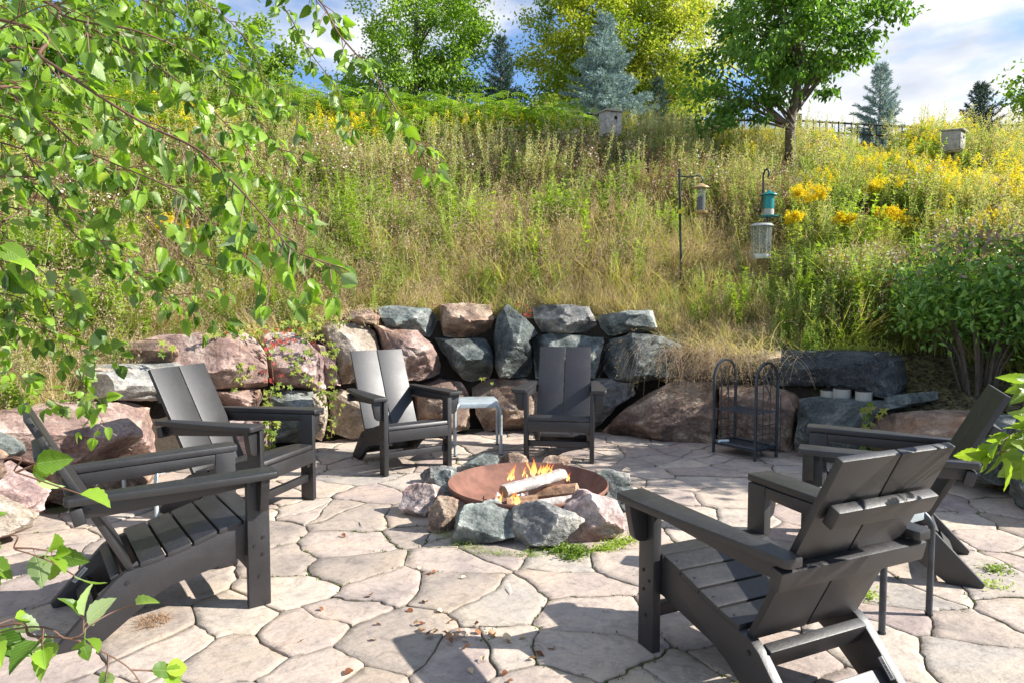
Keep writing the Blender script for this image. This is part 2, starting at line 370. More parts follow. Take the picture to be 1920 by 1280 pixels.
for si, (x, y) in enumerate(seeds):
    rr = math.hypot(x - PC.x, y - PC.y)
    if y > 3.2 and rr > 3.0: continue
    if y < 1.1 or abs(x - PC.x) > 3.6: continue
    if y <= 3.2 and abs(x - PC.x) > 3.0 and rr > 3.3: continue
    poly = [(x-1, y-1), (x+1, y-1), (x+1, y+1), (x-1, y+1)]
    for (a, b) in seeds:
        dx, dy = a - x, b - y; d = math.hypot(dx, dy)
        if 0 < d < 1.3:
            gap = .0008 + .0030 * random.random()
            poly = clip(poly, dx / d, dy / d, (x*dx + y*dy) / d + d / 2 - gap)
            if len(poly) < 3: break
    if len(poly) < 3: continue
    # round corners, densify
    pts = []
    m_ = len(poly)
    for i in range(m_):
        p0, p, q = Vector(poly[i-1]), Vector(poly[i]), Vector(poly[(i+1) % m_])
        a = p + (p0 - p).normalized() * min(.014, (p0-p).length * .3); b = p + (q - p).normalized() * min(.014, (q-p).length * .3)
        pts += [a, (a + b) * .25 + p * .5, b]
    dense = []
    for i in range(len(pts)):
        a, b = pts[i], pts[(i+1) % len(pts)]; k = max(1, int((b-a).length / .028))
        dense += [a.lerp(b, t / k) for t in range(k)]
    cen = sum(dense, Vector((0, 0))) / len(dense); nn = len(dense)
    tx, ty, dz = random.uniform(-.004, .004), random.uniform(-.004, .004), random.uniform(-.003, .003)
    vs = []; rings = [(1, -.03), (1, -.005), (1 - .004 / .2, -.0008), (.8, 0), (.4, 0)]
    for s_, z_ in rings:
        for p in dense:
            q = cen + (p - cen) * s_; wx, wy = warp(q.x, q.y)
            hz = z_ + dz + tx * (q.x - cen.x) * 2 + ty * (q.y - cen.y) * 2
            if s_ < 1: hz += noise.noise(Vector((wx * 6, wy * 6, 0))) * .003 + noise.noise(Vector((wx * 22, wy * 22, 0))) * .0015
            elif z_ > -.02: hz += noise.noise(Vector((wx * 25, wy * 25, 9))) * .003
            vs.append((wx, wy, hz))
    wx, wy = warp(cen.x, cen.y); vs.append((wx, wy, dz)); fs = []
    for k in range(4):
        for i in range(nn): fs.append((k*nn+i, k*nn+(i+1) % nn, (k+1)*nn+(i+1) % nn, (k+1)*nn+i))
    for i in range(nn): fs.append((4*nn+i, 4*nn+(i+1) % nn, 5*nn))
    me = bpy.data.meshes.new('paving_stone'); me.from_pydata(vs, [], fs)
    ea = me.attributes.new('edge', 'FLOAT', 'POINT'); ea.data.foreach_set('value', [1.0]*(2*nn) + [.3]*nn + [0.0]*(2*nn+1))
    me.polygons.foreach_set('use_smooth', [False]*(2*nn) + [True]*(len(fs)-2*nn))
    nst += 1
    if nst <= 296: rebased('paving_stone', me, (wx, wy, 0), M_STONE, patio)
    else: bulk_s.append(me)
if bulk_s:      # the farthest stones, joined
    bm = bmesh.new()
    for me in bulk_s: bm.from_mesh(me)
    me = bpy.data.meshes.new('far_paving_stones'); bm.to_mesh(me); bm.free(); link('far_paving_stones', me, M_STONE, patio)['kind'] = 'stuff'
print('stones', nst)

# ------------------------------------------------------------------ boulder wall
def finish_rock(me, lim=24):
    bm = bmesh.new(); bm.from_mesh(me); bmesh.ops.recalc_face_normals(bm, faces=bm.faces)
    for f in bm.faces: f.smooth = True
    for e in bm.edges: e.smooth = not (len(e.link_faces) == 2 and e.calc_face_angle(0) > R(lim))
    bm.to_mesh(me); bm.free(); return me
def traced_rock(poly, mat, bulge=.15, depth=.5, seed=0, back=0.0, parent=None, lean=.13, name='boulder', label=None):
    rnd = random.Random(seed); P = [Vector((p[0], p[1])) for p in poly]
    d = []
    for i in range(len(P)):
        a, b = P[i], P[(i+1) % len(P)]; k = max(1, int((b-a).length / 9))
        d += [a.lerp(b, t / k) for t in range(k)]
    P = d; nn = len(P); c = sum(P, Vector((0, 0))) / nn
    # jitter the outline a little so that edges are chipped, not ruled
    for i, p in enumerate(P):
        j = noise.noise(Vector((p.x * .05, p.y * .05, seed))) * 3.2 + noise.noise(Vector((p.x * .17, p.y * .17, seed))) * 1.6
        P[i] = p + (p - c).normalized() * j
    cw = at_wall(c.x, c.y, -back, lean); nrm = Vector((PC.x - cw.x, PC.y - cw.y, 0)).normalized()
    sx = max(abs(p.x - c.x) for p in P); sy = max(abs(p.y - c.y) for p in P)
    size = (sx + sy) / 2 / F * cw.y
    planes = [(bulge * rnd.uniform(.75, 1.0), Vector((0, 0)))]
    bulge *= 1.5; planes = []
    nf = rnd.choice([4, 5, 6]); a0 = rnd.uniform(0, 6.28)
    for k in range(nf):
        a = a0 + k * 6.283 / nf + rnd.uniform(-.4, .4); g = rnd.uniform(.7, 1.9) * bulge
        planes.append((bulge * rnd.uniform(.75, 1.35), Vector((math.cos(a), math.sin(a))) * g))
    planes.append((bulge * .85, Vector((rnd.uniform(-.3, .3), rnd.uniform(-.3, .3))) * bulge))
    vs = []; NS = 13
    for k in range(1, NS + 1):
        s_ = k / NS
        for p in P:
            q = c + (p - c) * s_; w = at_wall(q.x, q.y, -back, lean)
            l = Vector(((q.x - c.x) / sx, (q.y - c.y) / sy))
            b = min(a + g.dot(l) for a, g in planes)
            b = min(b, -.01 + (1 - s_) * size * 1.9 + .02 * noise.noise(w * 7))
            b += noise.noise(w * 4 + Vector((seed, 0, 0))) * .014 + (abs(noise.noise(Vector((w.x * 8, w.y * 8, w.z * 15)))) - .2) * .040 + noise.noise(w * 30) * .007
            vs.append(w + nrm * b)
    lastr = vs[-nn:]; cc = sum(lastr, Vector((0, 0, 0))) / nn
    for sc, dd in ((1.0, .4), (.92, .8), (.7, 1.0)):
        for p in lastr: vs.append(cc + (p - cc) * sc - nrm * depth * dd)
    vs.append(cw + nrm * min(a for a, g in planes)); vs.append(cc - nrm * depth)
    fs = [(k*nn+i, k*nn+(i+1) % nn, (k+1)*nn+(i+1) % nn, (k+1)*nn+i) for k in range(NS+2) for i in range(nn)]
    ic = len(vs) - 2
    fs += [(i, (i+1) % nn, ic) for i in range(nn)] + [((NS+2)*nn+i, (NS+2)*nn+(i+1) % nn, ic+1) for i in range(nn)]
    me = bpy.data.meshes.new(name); me.from_pydata([tuple(v) for v in vs], [], fs)
    o = rebased(name, finish_rock(me), cc, mat, parent)
    if label: o['label'] = label
    return o
def fr(ox, oy, s, pts): return [(ox + x / s, oy + y / s) for x, y in pts]
c2f = lambda p: fr(600, 560, 2.56, p)
c5f = lambda p: fr(240, 540, 2.909, p)
c4f = lambda p: fr(1200, 440, 2.6667, p)
c1f = lambda p: fr(0, 640, 2.0, p)
wall = empty('boulder_wall', (PC.x, PC.y + PR, 0), 0, 'retaining wall of large pink, brown and dark granite boulders around the patio', 'wall')
BL = [
 (c2f([(125,100),(160,60),(240,50),(285,85),(270,130),(190,115)]), 'brown', .08, .06),
 (c2f([(285,45),(340,35),(530,45),(580,95),(580,130),(530,185),(440,170),(320,140),(290,90)]), 'blue', .13, .05),
 (c2f([(582,28),(640,22),(835,30),(835,175),(700,190),(600,185),(588,100)]), 'brown', .12, .03),
 (c2f([(900,22),(970,80),(1050,170),(1005,200),(1025,300),(1020,385),(860,382),(842,330),(835,180),(850,90)]), 'dark', .17, -.03),
 (c2f([(1015,45),(1060,30),(1180,28),(1290,40),(1335,130),(1300,165),(1060,165),(1030,120)]), 'grey', .13, .06),
 (c2f([(1325,100),(1340,80),(1500,55),(1590,60),(1610,140),(1540,165),(1370,180),(1335,140)]), 'blue', .11, .06),
 (c2f([(45,140),(110,108),(240,125),(285,160),(305,240),(330,300),(300,400),(130,415),(90,350),(60,250)]), 'tan', .17, .0),
 (c2f([(280,130),(340,140),(470,150),(540,220),(605,320),(600,365),(480,395),(400,395),(350,330),(310,240)]), 'pink', .17, -.02),
 (c2f([(555,192),(800,190),(835,270),(830,395),(740,402),(690,395),(640,330),(590,260)]), 'dark', .17, .0),
 (c2f([(1008,190),(1120,165),(1240,175),(1360,190),(1352,260),(1320,385),(1030,388),(1020,300)]), 'blue', .15, .02),
 (c2f([(1372,200),(1500,168),(1640,185),(1720,230),(1700,380),(1560,400),(1400,395),(1340,350),(1352,260)]), 'dark', .17, .0),
 (c2f([(462,430),(600,392),(690,402),(725,470),(722,632),(480,645),(470,500)]), 'brown', .14, -.05),
 (c2f([(728,430),(820,397),(960,392),(1045,402),(1130,420),(1120,600),(1000,645),(790,642),(750,560),(732,480)]), 'brown', .16, -.06),
 (c2f([(1140,410),(1300,395),(1400,388),(1500,410),(1512,460),(1420,520),(1360,590),(1310,645),(1150,640)]), 'grey', .14, -.03),
 ([(1124,812),(1150,785),(1180,760),(1215,735),(1260,715),(1330,720),(1345,780),(1338,836),(1220,828)], 'brown', .2, -.08),
 (c5f([(262,290),(310,262),(480,247),(700,247),(758,290),(765,530),(640,552),(480,552),(440,480),(350,470),(262,395)]), 'pink', .16, .0),
 (c5f([(792,270),(830,247),(940,247),(990,300),(1080,380),(1168,500),(1160,547),(1000,557),(830,522),(790,430)]), 'rose', .15, .0),
 (c5f([(150,340),(190,300),(255,288),(262,400),(160,412)]), 'brown', .08, .06),
 (c5f([(-95,470),(0,428),(130,420),(270,400),(345,440),(420,540),(400,600),(200,612),(-80,610)]), 'grey', .12, .02),
 (c5f([(1140,600),(1190,562),(1290,590),(1420,560),(1560,600),(1570,760),(1440,800),(1230,832),(1140,802)]), 'tan', .15, -.04),
 (c5f([(480,565),(640,542),(730,547),(765,600),(745,700),(690,722),(560,640)]), 'pink', .11, .0),
 (c5f([(790,600),(900,560),(1060,560),(1092,620),(1082,760),(1040,852),(830,852),(780,760)]), 'blue', .17, -.06),
 (c5f([(540,650),(690,730),(780,700),(795,860),(700,930),(560,930)]), 'rose', .13, -.04),
 (c1f([(0,312),(200,252),(340,232),(500,225),(590,250),(600,460),(450,472),(230,474),(110,440),(60,380)]), 'pink', .2, .0),
 (c1f([(-90,330),(0,325),(60,360),(112,400),(112,436),(-90,440)]), 'dark', .1, .0),
 (c1f([(-60,452),(150,446),(182,470),(222,560),(212,620),(110,672),(-60,690)]), 'rose', .15, -.02),
 (c1f([(-80,600),(0,560),(115,640),(125,695),(0,735),(-80,760)]), 'tan', .12, -.14),
 (c1f([(230,480),(450,478),(600,470),(640,560),(600,640),(400,660),(240,600)]), 'brown', .12, -.03),
 (c1f([(430,110),(500,95),(565,95),(590,150),(615,222),(445,222)]), 'tan', .1, .03),
 (c1f([(-200,330),(-95,310),(-70,440),(-70,600),(-200,640)]), 'brown', .15, .0),
 (c4f([(400,590),(560,578),(800,575),(1190,590),(1266,632),(1292,750),(1260,822),(1180,762),(700,757),(420,752)]), 'slab', .13, .30),
 (c4f([(790,820),(870,810),(1000,825),(1230,850),(1245,870),(1165,900),(1155,1000),(1100,1150),(900,1175),(800,1145),(765,1040),(790,900)]), 'dark', .17, -.04),
 (c4f([(400,762),(600,760),(730,800),(775,870),(770,900),(745,1090),(500,1060),(380,1040)]), 'brown', .15, -.02),
 (c4f([(1160,905),(1400,880),(1620,915),(1640,1010),(1500,1180),(1160,1180)]), 'brown', .14, -.02),
 (c4f([(1620,930),(1760,900),(1830,960),(1830,1080),(1780,1250),(1600,1230)]), 'blue', .14, .0),
 (c4f([(1195,815),(1285,800),(1302,850),(1250,872)]), 'dark', .05, .12),
 ([(1195,640),(1290,650),(1460,660),(1470,725),(1330,735),(1240,715)], 'brown', .1, .16),
 (c2f([(-10,215),(30,225),(95,360),(110,400),(110,420),(20,400)]), 'rose', .08, .04),
 (c2f([(-60,430),(0,420),(30,440),(40,560),(10,680),(-60,640)]), 'tan', .1, .0),
 ([(1885,780),(1960,770),(2050,800),(2050,960),(1900,960)], 'dark', .14, .0),
]
for i, (pl, mt, bu, bk) in enumerate(BL):
    traced_rock(pl, MR[mt], bu, .55, seed=i * 3 + 1, back=bk, parent=wall)

# ------------------------------------------------------------------ free rocks (fire pit)
ICO = bmesh.new(); bmesh.ops.create_icosphere(ICO, subdivisions=5, radius=1)
ICV = [v.co.normalized() for v in ICO.verts]; ICO.verts.index_update(); ICF = [tuple(v.index for v in f.verts) for f in ICO.faces]; ICO.free()
def rock3(center, size, rz, seed, mat, parent, planes=11, name='stone'):
    rnd = random.Random(seed); pl = []
    for k in range(planes):
        z = 1 - 2 * (k + .5) / planes; a = k * 2.4 + rnd.uniform(-.5, .5); r = math.sqrt(1 - z * z)
        pl.append((Vector((r * math.cos(a), r * math.sin(a), z)), rnd.uniform(.55, 1.0)))
    M = Matrix.Rotation(rz, 3, 'Z'); vs = []
    for d in ICV:
        r = 1.35
        for nn_, dd in pl:
            c = nn_.dot(d)
            if c > .05: r = min(r, dd / c)
        p = d * r
        p *= 1 + noise.noise(p * 1.6 + Vector((seed * 3.3, 0, 0))) * .10 + noise.noise(p * 4 + Vector((seed, 0, 0))) * .05 + abs(noise.noise(p * 9)) * .05 + noise.noise(p * 22) * .015
        vs.append(M @ Vector((p.x * size[0], p.y * size[1], p.z * size[2])))
    me = bpy.data.meshes.new(name); me.from_pydata([tuple(v) for v in vs], [], ICF)
    finish_rock(me, 26)
    return link(name, me, mat, parent, loc=Vector(center) - parent.location)
FP = Vector((.094, 3.95, 0))
pit = empty('fire_pit', FP, 0, 'round fire pit, a rusty steel bowl ringed by rough boulders in the patio centre', 'fire pit')
bowl = MB(); RB = .478
bowl.lathe([(.02, .012), (.2, .02), (.33, .055), (.42, .105), (RB - .012, .168), (RB - .004, .176), (RB, .172), (RB + .002, .16), (.435, .09), (.34, .03), (.2, -.01), (.02, -.02)], 72)
bowl.obj('bowl', M_RUST, pit, smooth=50)
ash_m = simple('ash', (.46, .40, .39), .95, bump=[(60, .8, .01, 6)], var=16)
am = MB()
for k in range(60):
    a = random.uniform(0, 6.28); r = .27 * math.sqrt(random.random()); s_ = random.uniform(.012, .045); zz = .03 + .25 * (r / .33) ** 2 * .1
    x, y = r * math.cos(a) - .02, r * math.sin(a)
    am.add([(x-s_, y, zz-.01), (x, y-s_, zz-.01), (x+s_, y, zz-.01), (x, y+s_, zz-.01), (x, y, zz+s_*.35)], [(0,1,4),(1,2,4),(2,3,4),(3,0,4),(3,2,1,0)])
tag(am.obj('ash_bed', ash_m, pit), kind='stuff')
def px_ring(u, v, z): p = at_z(u, v, z); return p
PITR = [  # base px (contact), size, rz, mat
 ((905,1010), (.17,.13,.155), .2, 'blue', 3), ((1012,1015), (.165,.13,.15), -.3, 'grey', 8), ((1112,1000), (.155,.14,.17), .5, 'rose', 5),
 ((845,985), (.12,.10,.14), .9, 'brown', 9), ((803,958), (.105,.115,.135), 1.3, 'rose', 11), ((838,925), (.075,.085,.13), 1.7, 'blue', 12),
 ((826,902), (.115,.085,.085), .1, 'grey', 2), ((905,876), (.135,.085,.085), .25, 'blue', 17), ((967,872), (.10,.07,.075), .1, 'brown', 13),
 ((1040,871), (.09,.05,.055), .1, 'brown', 14), ((1145,922), (.085,.10,.145), -.5, 'dark', 15), ((1172,950), (.10,.10,.10), -.2, 'blue', 16), ((1160,905), (.07,.08,.08), .3, 'grey', 22)]
for (u, v), sz, rz, mt, sd in PITR:
    p = at_z(u, v, 0); o = rock3((p.x, p.y, sz[2] * .42), (sz[0] * 1.24, sz[1] * 1.12, sz[2] * .90), rz, sd, MR[mt], pit)
small = empty('pebble', at_z(1173, 885, 0), 0, 'small pale stone lying on the shaded flags behind the fire pit', 'stone')
rock3(small.location + Vector((0, 0, .018)), (.035, .025, .028), .3, 44, MR['tan'], small, name='body')

# logs and flames
def log(name, a, b, ra, label, bark, wood, seed, split=False):
    a, b = Vector(a), Vector(b); rnd = random.Random(seed); root = empty(name, ((a + b) / 2 - Vector((0, 0, ra))), 0, label, 'log', 'firewood burning in the pit')
    mid = root.location; ax = (b - a).normalized(); s1 = ax.cross(Vector((0, 0, 1))).normalized(); s2 = s1.cross(ax)
    n = 18; prof = []
    for k in range(n):
        t = 2 * math.pi * k / n; r = ra * (1 + rnd.uniform(-.07, .07))
        if split and math.sin(t) > .2: r *= .55 + .25 * abs(math.cos(t))
        prof.append((math.cos(t) * r, math.sin(t) * r))
    m = MB(); NR = 14; vs = []
    for i in range(NR + 1):
        c = a.lerp(b, i / NR)
        for k, (x, y) in enumerate(prof):
            w = 1 + noise.noise(Vector((i * .5, k * .9, seed))) * .12
            vs.append(c + (s1 * x + s2 * y) * w - mid)
    m.add(vs, [(i*n+k, i*n+(k+1)%n, (i+1)*n+(k+1)%n, (i+1)*n+k) for i in range(NR) for k in range(n)])
    m.obj('bark', bark, root, smooth=35)
    for c, e, idx in ((a, -1, 0), (b, 1, NR)):
        m = MB(); m.add([p + ax * e * .001 for p in vs[idx*n:idx*n+n]] + [c - mid + ax * e * .004], [(k, (k+1) % n, n) for k in range(n)])
        m.obj('cut_end', wood, root)
    return root
M_ASHLOG = simple('ash white charred bark', (.42, .38, .355), .9, bump=[(28, .9, .012, 8)], var=20)
M_WOODL = simple('split firewood', (.34, .2, .12), .8, bump=[(30, .8, .008, 8)], var=24)
M_WOODE = simple('log end grain', (.36, .24, .15), .85, bump=[(60, .6, .004, 5)], var=30)
M_CHAR = simple('charred wood', (.05, .035, .03), .9, bump=[(40, .8, .01, 6)], var=30)
log('log', at_y(944, 918, 3.72), at_y(1056, 886, 3.98), .044, 'white ashy log lying on top of the burning pile', M_ASHLOG, M_WOODE, 3, True)
log('log', at_y(995, 926, 3.95), at_y(1082, 917, 3.88), .062, 'brown split log under the right end of the top log', M_WOODL, M_WOODE, 5, True)
log('log', at_y(950, 940, 3.66), at_y(1008, 934, 3.68), .038, 'short reddish split log at the front of the fire', M_WOODL, M_WOODE, 7, True)
log('log', at_y(900, 948, 3.72), at_y(985, 952, 3.66), .026, 'charred thin log lowest at the left of the fire', M_CHAR, M_CHAR, 9)
log('log', at_y(1010, 945, 3.72), at_y(1075, 935, 3.8), .028, 'grey burnt log lying lowest on the right under the pile', M_ASHLOG, M_CHAR, 12)
tw = empty('kindling', FP + Vector((-.2, -.12, .03)), 0, 'heap of charred twigs left of the burning logs', 'kindling')
m = MB()
for k in range(34):
    a = random.uniform(0, 6.28); c = Vector((random.gauss(0, .05), random.gauss(0, .04), random.uniform(.0, .05))); d = Vector((math.cos(a), math.sin(a), random.uniform(-.25, .5))) * random.uniform(.03, .075)
    m.tube([c - d, c + d * .1 + Vector((0, 0, .004)), c + d], [.003, .0035, .002], 5)
m.tube([(-.06, .02, 0), (-.06, .02, .085)], .003, 5)
tag(m.obj('twigs', M_CHAR, tw), kind='stuff')
def flame_mat():
    m = bpy.data.materials.new('flame'); m.use_nodes = True; nt = m.node_tree; nt.nodes.clear()
    o = nt.nodes.new('ShaderNodeOutputMaterial'); em = nt.nodes.new('ShaderNodeEmission'); tr = nt.nodes.new('ShaderNodeBsdfTransparent'); ms = nt.nodes.new('ShaderNodeMixShader')
    tcn = nt.nodes.new('ShaderNodeTexCoord'); sx = nt.nodes.new('ShaderNodeSeparateXYZ'); nt.links.new(tcn.outputs['Generated'], sx.inputs[0])
    lw = nt.nodes.new('ShaderNodeLayerWeight'); lw.inputs[0].default_value = .5
    nt.links.new(ramp(nt, sx.outputs[2], [(0, (1, .50, .20)), (.35, (1, .45, .10)), (.7, (1, .25, .03)), (1, (.9, .07, .01))]), em.inputs[0])
    mpz = N(nt, 'ShaderNodeMapping'); mpz.inputs['Scale'].default_value = (60, 60, 16); g = N(nt, 'ShaderNodeNewGeometry'); nt.links.new(g.outputs['Position'], mpz.inputs[0])
    nz = N(nt, 'ShaderNodeTexNoise', Scale=1.0, Detail=3, Distortion=1.2); nt.links.new(mpz.outputs[0], nz.inputs[0])
    a = ramp(nt, sx.outputs[2], [(0, (.3,)*3), (.2, (.9,)*3), (.6, (.6,)*3), (1, (.05,)*3)])
    b = ramp(nt, lw.outputs['Facing'], [(.05, (1,)*3), (.75, (0,)*3)])
    c = mix(nt, 1, a, b, 'MULTIPLY'); d = mix(nt, 1, c, ramp(nt, nz.outputs[0], [(.38, (.12,)*3), (.58, (1.0,)*3)]), 'MULTIPLY')
    nt.links.new(d, ms.inputs[0]); nt.links.new(tr.outputs[0], ms.inputs[1]); nt.links.new(em.outputs[0], ms.inputs[2]); nt.links.new(ms.outputs[0], o.inputs[0])
    em.inputs[1].default_value = 1.5; return m
M_FL = flame_mat()
FLS = [(958,900,3.84,.12,.022,1,'orange flame over the left part of the top log'),(1005,894,3.86,.16,.021,2,'tallest yellow flame rising from the middle of the top log'),(1020,893,3.9,.115,.026,3,'broad yellow flame just right of the tallest one'),
 (1063,902,3.9,.075,.014,4,'faint red flame at the right end of the top log'),(937,948,3.62,.11,.010,5,'curling flame at the left cut end of the logs'),(967,945,3.6,.10,.017,6,'pale flame in front of the short split log'),(985,895,3.9,.10,.013,7,'faint orange flame left of the tallest one'),(1034,890,3.95,.10,.012,8,'thin red flame behind the right part of the top log')]
for u, v, Y, hh, w, sd, lb in FLS:
    p = at_y(u, v, Y); m = MB(); rnd = random.Random(sd)
    for q in range(5 if w > .015 else 3):          # several thin tongues licking together
        n = 9; K = 18; vs = []; ox, oy = rnd.gauss(0, w * .7), rnd.gauss(0, w * .5); h1 = hh * rnd.uniform(.4, .95); w1 = w * rnd.uniform(.25, .6); ph = rnd.uniform(0, 6); lx = rnd.uniform(-.25, .25)
        for i in range(K + 1):
            t = i / K; r = w1 * (min(1, t * 4 + .15) * (1 - t) ** .75 * (1 + .25 * math.sin(t * 9 + ph))) + .0003
            cx = ox + math.sin(t * 5 + ph) * .013 * t + lx * t * h1; cy = oy + math.cos(t * 4 + ph) * .01 * t
            for k in range(n):
                a = 2 * math.pi * k / n; rr = r * (1 + .3 * math.sin(2 * a + t * 7 + ph))
                vs.append((cx + rr * math.cos(a), cy + rr * .55 * math.sin(a), t * h1))
        m.add(vs, [(i*n+k, i*n+(k+1)%n, (i+1)*n+(k+1)%n, (i+1)*n+k) for i in range(K) for k in range(n)])
    o = m.obj('flame', M_FL, None, smooth=80); o.location = p; tag(o, lb, 'flame', 'flames of the fire')

# ------------------------------------------------------------------ chairs
def board(par, name, prims, bevel=.004, mat=None):
    m = MB()
    for p in prims: p(m)
    return m.obj(name, mat or M_BLK, par, bevel=bevel)
def disc(par, c, axis, r=.006):
    m = MB(); c = Vector(c); m.tube([c - Vector(axis) * .002, c + Vector(axis) * .0035], r, 8); return m.obj('bolt', M_BOLT, par, smooth=30)
BY = lambda z: -.485 - (z - .247) / .603 * .297      # front surface of the back at height z
def make_chair():
    t = empty('adirondack_chair')
    bt = Vector((0, -.297, .603)).normalized(); bn = Vector((0, -bt.z, bt.y)) * -1   # along the back, out of its front
    for s in (-1, 1):
        X = lambda a: a * s
        def bx(x0, x1, y0, y1, z0, z1): return lambda m: m.box(min(X(x0), X(x1)), max(X(x0), X(x1)), y0, y1, z0, z1)
        board(t, 'leg', [bx(.239, .273, -.088, 0, 0, .540)])
        side = [(-.015, .335), (-.10, .340), (-.2, .318), (-.3, .288), (-.4, .264), (-.47, .252), (-.515, .243), (-.55, .220), (-.735, .022), (-.728, .002), (-.715, 0), (-.60, 0), (-.42, .13), (-.36, .158), (-.10, .208), (-.015, .215)]
        board(t, 'side_rail', [lambda m: m.prism(side, 'x', min(X(.203), X(.2375)), max(X(.203), X(.2375)))], .003)
        arm = [(X(.248), .012), (X(.262), .016), (X(.352), .016), (X(.367), .004), (X(.366), -.10), (X(.345), -.32), (X(.315), -.53), (X(.297), -.690), (X(.285), -.699), (X(.238), -.699), (X(.231), -.68), (X(.242), -.25)]
        M = Matrix.Translation((0, 0, .5415)) @ Matrix.Rotation(R(.73), 4, 'X')
        board(t, 'armrest', [lambda m: m.prism(arm, 'z', 0, .028, M)], .005)
        rail = [(-.0885, .499), (-.0885, .538), (-.655, .531), (-.655, .480), (-.56, .475), (-.2, .492)]
        board(t, 'arm_rail', [lambda m: m.prism(rail, 'x', min(X(.240), X(.268)), max(X(.240), X(.268)))], .003)
        br = [(X(.2735), .539), (X(.350), .539), (X(.345), .50), (X(.327), .418), (X(.312), .402), (X(.285), .398), (X(.2735), .40)]
        board(t, 'bracket', [lambda m: m.prism(br, 'y', -.052, -.018)], .003)
        pr = lambda m: m.prism([(X(.003), 0), (X(.2235), 0), (X(.2235), .672), (X(.003), .672)], 'y', -.023, 0,
                               Matrix.Translation((0, -.485, .247)) @ Matrix.Rotation(math.atan2(.297, .603), 4, 'X'))
        board(t, 'back_board', [pr])
        for (y, z) in ((-.028, .285), (-.062, .255), (-.03, .215), (-.045, .125), (-.02, .50), (-.068, .505)):
            disc(t, (X(.2735), y, z), (s, 0, 0), .0062)
        disc(t, (X(.238), -.51, .205), (s, 0, 0), .008)
        disc(t, (X(.2685), -.625, .505), (s, 0, 0), .006)
    prof = [(-.015, .345), (-.10, .3495), (-.2, .327), (-.3, .297), (-.4, .273), (-.475, .261)]
    ys = [-.004 - k * .0935 for k in range(6)]
    def pz(y):
        return float(np.interp(-y, [-p[0] for p in prof], [p[1] for p in prof]))
    for k in range(5):
        y0, y1 = ys[k] - .005, max(ys[k+1] + .004, -.474)
        n_ = 4; top = [(y0 + (y1-y0)*i/n_, pz(y0 + (y1-y0)*i/n_) + .0085) for i in range(n_+1)]
        poly = top + [(y, z - .0225) for y, z in reversed(top)]
        if k == 0: poly = [(0.0, .338), (-.006, .3535)] + top[1:] + [(y, z - .0225) for y, z in reversed(top)][:-1] + [(0.0, .325)]
        hw = .2385 if k else .2375
        m = MB(); m.prism(poly, 'x', -hw, hw); m.obj('seat_slat', M_BLK, t, bevel=.004)
    for sx in (-.215, .215):
        for k in range(5):
            y = (ys[k] + ys[k+1]) / 2; m = MB(); c = Vector((sx, y, pz(y) + .0085)); m.tube([c - Vector((0, 0, .002)), c + Vector((0, 0, .0015))], .004, 8); m.obj('screw', M_BOLT, t)
    board(t, 'front_apron', [lambda m: m.box(-.2385, .2385, -.0145, .004, .240, .322)])
    board(t, 'front_stretcher', [lambda m: m.box(-.2385, .2385, -.062, -.030, .118, .163)])
    board(t, 'rear_stretcher', [lambda m: m.box(-.2025, .2025, -.0175, .0175, -.03, .03, Matrix.Translation((0, -.617, .075)) @ Matrix.Rotation(R(-43), 4, 'X'))])
    board(t, 'lower_crossbar', [lambda m: m.box(-.2025, .2025, -.017, .017, -.036, .036, Matrix.Translation((0, -.533, .196)) @ Matrix.Rotation(R(24), 4, 'X'))])
    zc = .697
    board(t, 'upper_cleat', [lambda m: m.box(-.20, .20, -.036, -.0, -.031, .031, Matrix.Translation((0, BY(zc) - .0265, zc - .012)) @ Matrix.Rotation(math.atan2(.297, .603), 4, 'X'))], .008)
    board(t, 'arm_crossbar', [lambda m: m.box(-.2965, .2965, -.040, -.0, -.031, .031, Matrix.Translation((0, BY(.505) - .0275, .497)) @ Matrix.Rotation(math.atan2(.297, .603) * .5, 4, 'X'))], .008)
    return t
def copy_thing(o):
    c = o.copy(); COL.objects.link(c)
    for ch in list(o.children):
        d = ch.copy(); COL.objects.link(d); d.parent = c
        for g in list(ch.children):
            e = g.copy(); COL.objects.link(e); e.parent = d
    return c
CH = [((.36, 5.131), 171.8, 'black slatted garden chair behind the fire, facing the camera, right of the small grey table'),
      ((-.682, 4.867), -146.2, 'black garden chair with sunlit back just left of the small grey table behind the fire'),
      ((-1.315, 3.921), -106.0, 'black garden chair with sunlit back behind the nearest left chair, by the creeper covered boulders'),
      ((-1.159, 2.924), -53.3, 'nearest chair on the left, black, seen from its side with bare seat slats'),
      ((.708, 2.493), 24.4, 'nearest chair on the right, black, seen from behind with its rear cleats'),
      ((1.5, 3.376), 62.8, 'black garden chair at the far right, mostly hidden behind the nearest right chair')]
proto = make_chair()
chairs = []
for i, ((x, y), a, lb) in enumerate(CH):
    o = proto if i == 0 else copy_thing(proto)
    o.location = (x, y, 0); o.rotation_euler = (0, 0, R(a)); chairs.append(o)
    tag(o, lb, 'chair', 'black adirondack chairs around the fire pit')
for ch, s, face in ((chairs[4], 1, -1), (chairs[3], -1, -1)):      # the maker's small white sticker inside one rear leg
    x = s * .2022
    Ms = Matrix.Translation((x, -.632, .118)) @ Matrix.Rotation(R(48), 4, 'X')
    m = MB(); m.box(-.0008, .0008, -.034, .034, -.008, .008, Ms); st = m.obj('sticker', M_STICK, ch)
    m = MB()
    for k in range(14):
        y = -.028 + k * .004 + random.uniform(-.0006, .0006)
        m.box(-.0016, -.0009, y, y + random.uniform(.001, .0026), -.002, .0045, Ms); m.box(.0009, .0016, y, y + .0016, -.002, .0045, Ms)
    m.obj('print', M_INK, st)

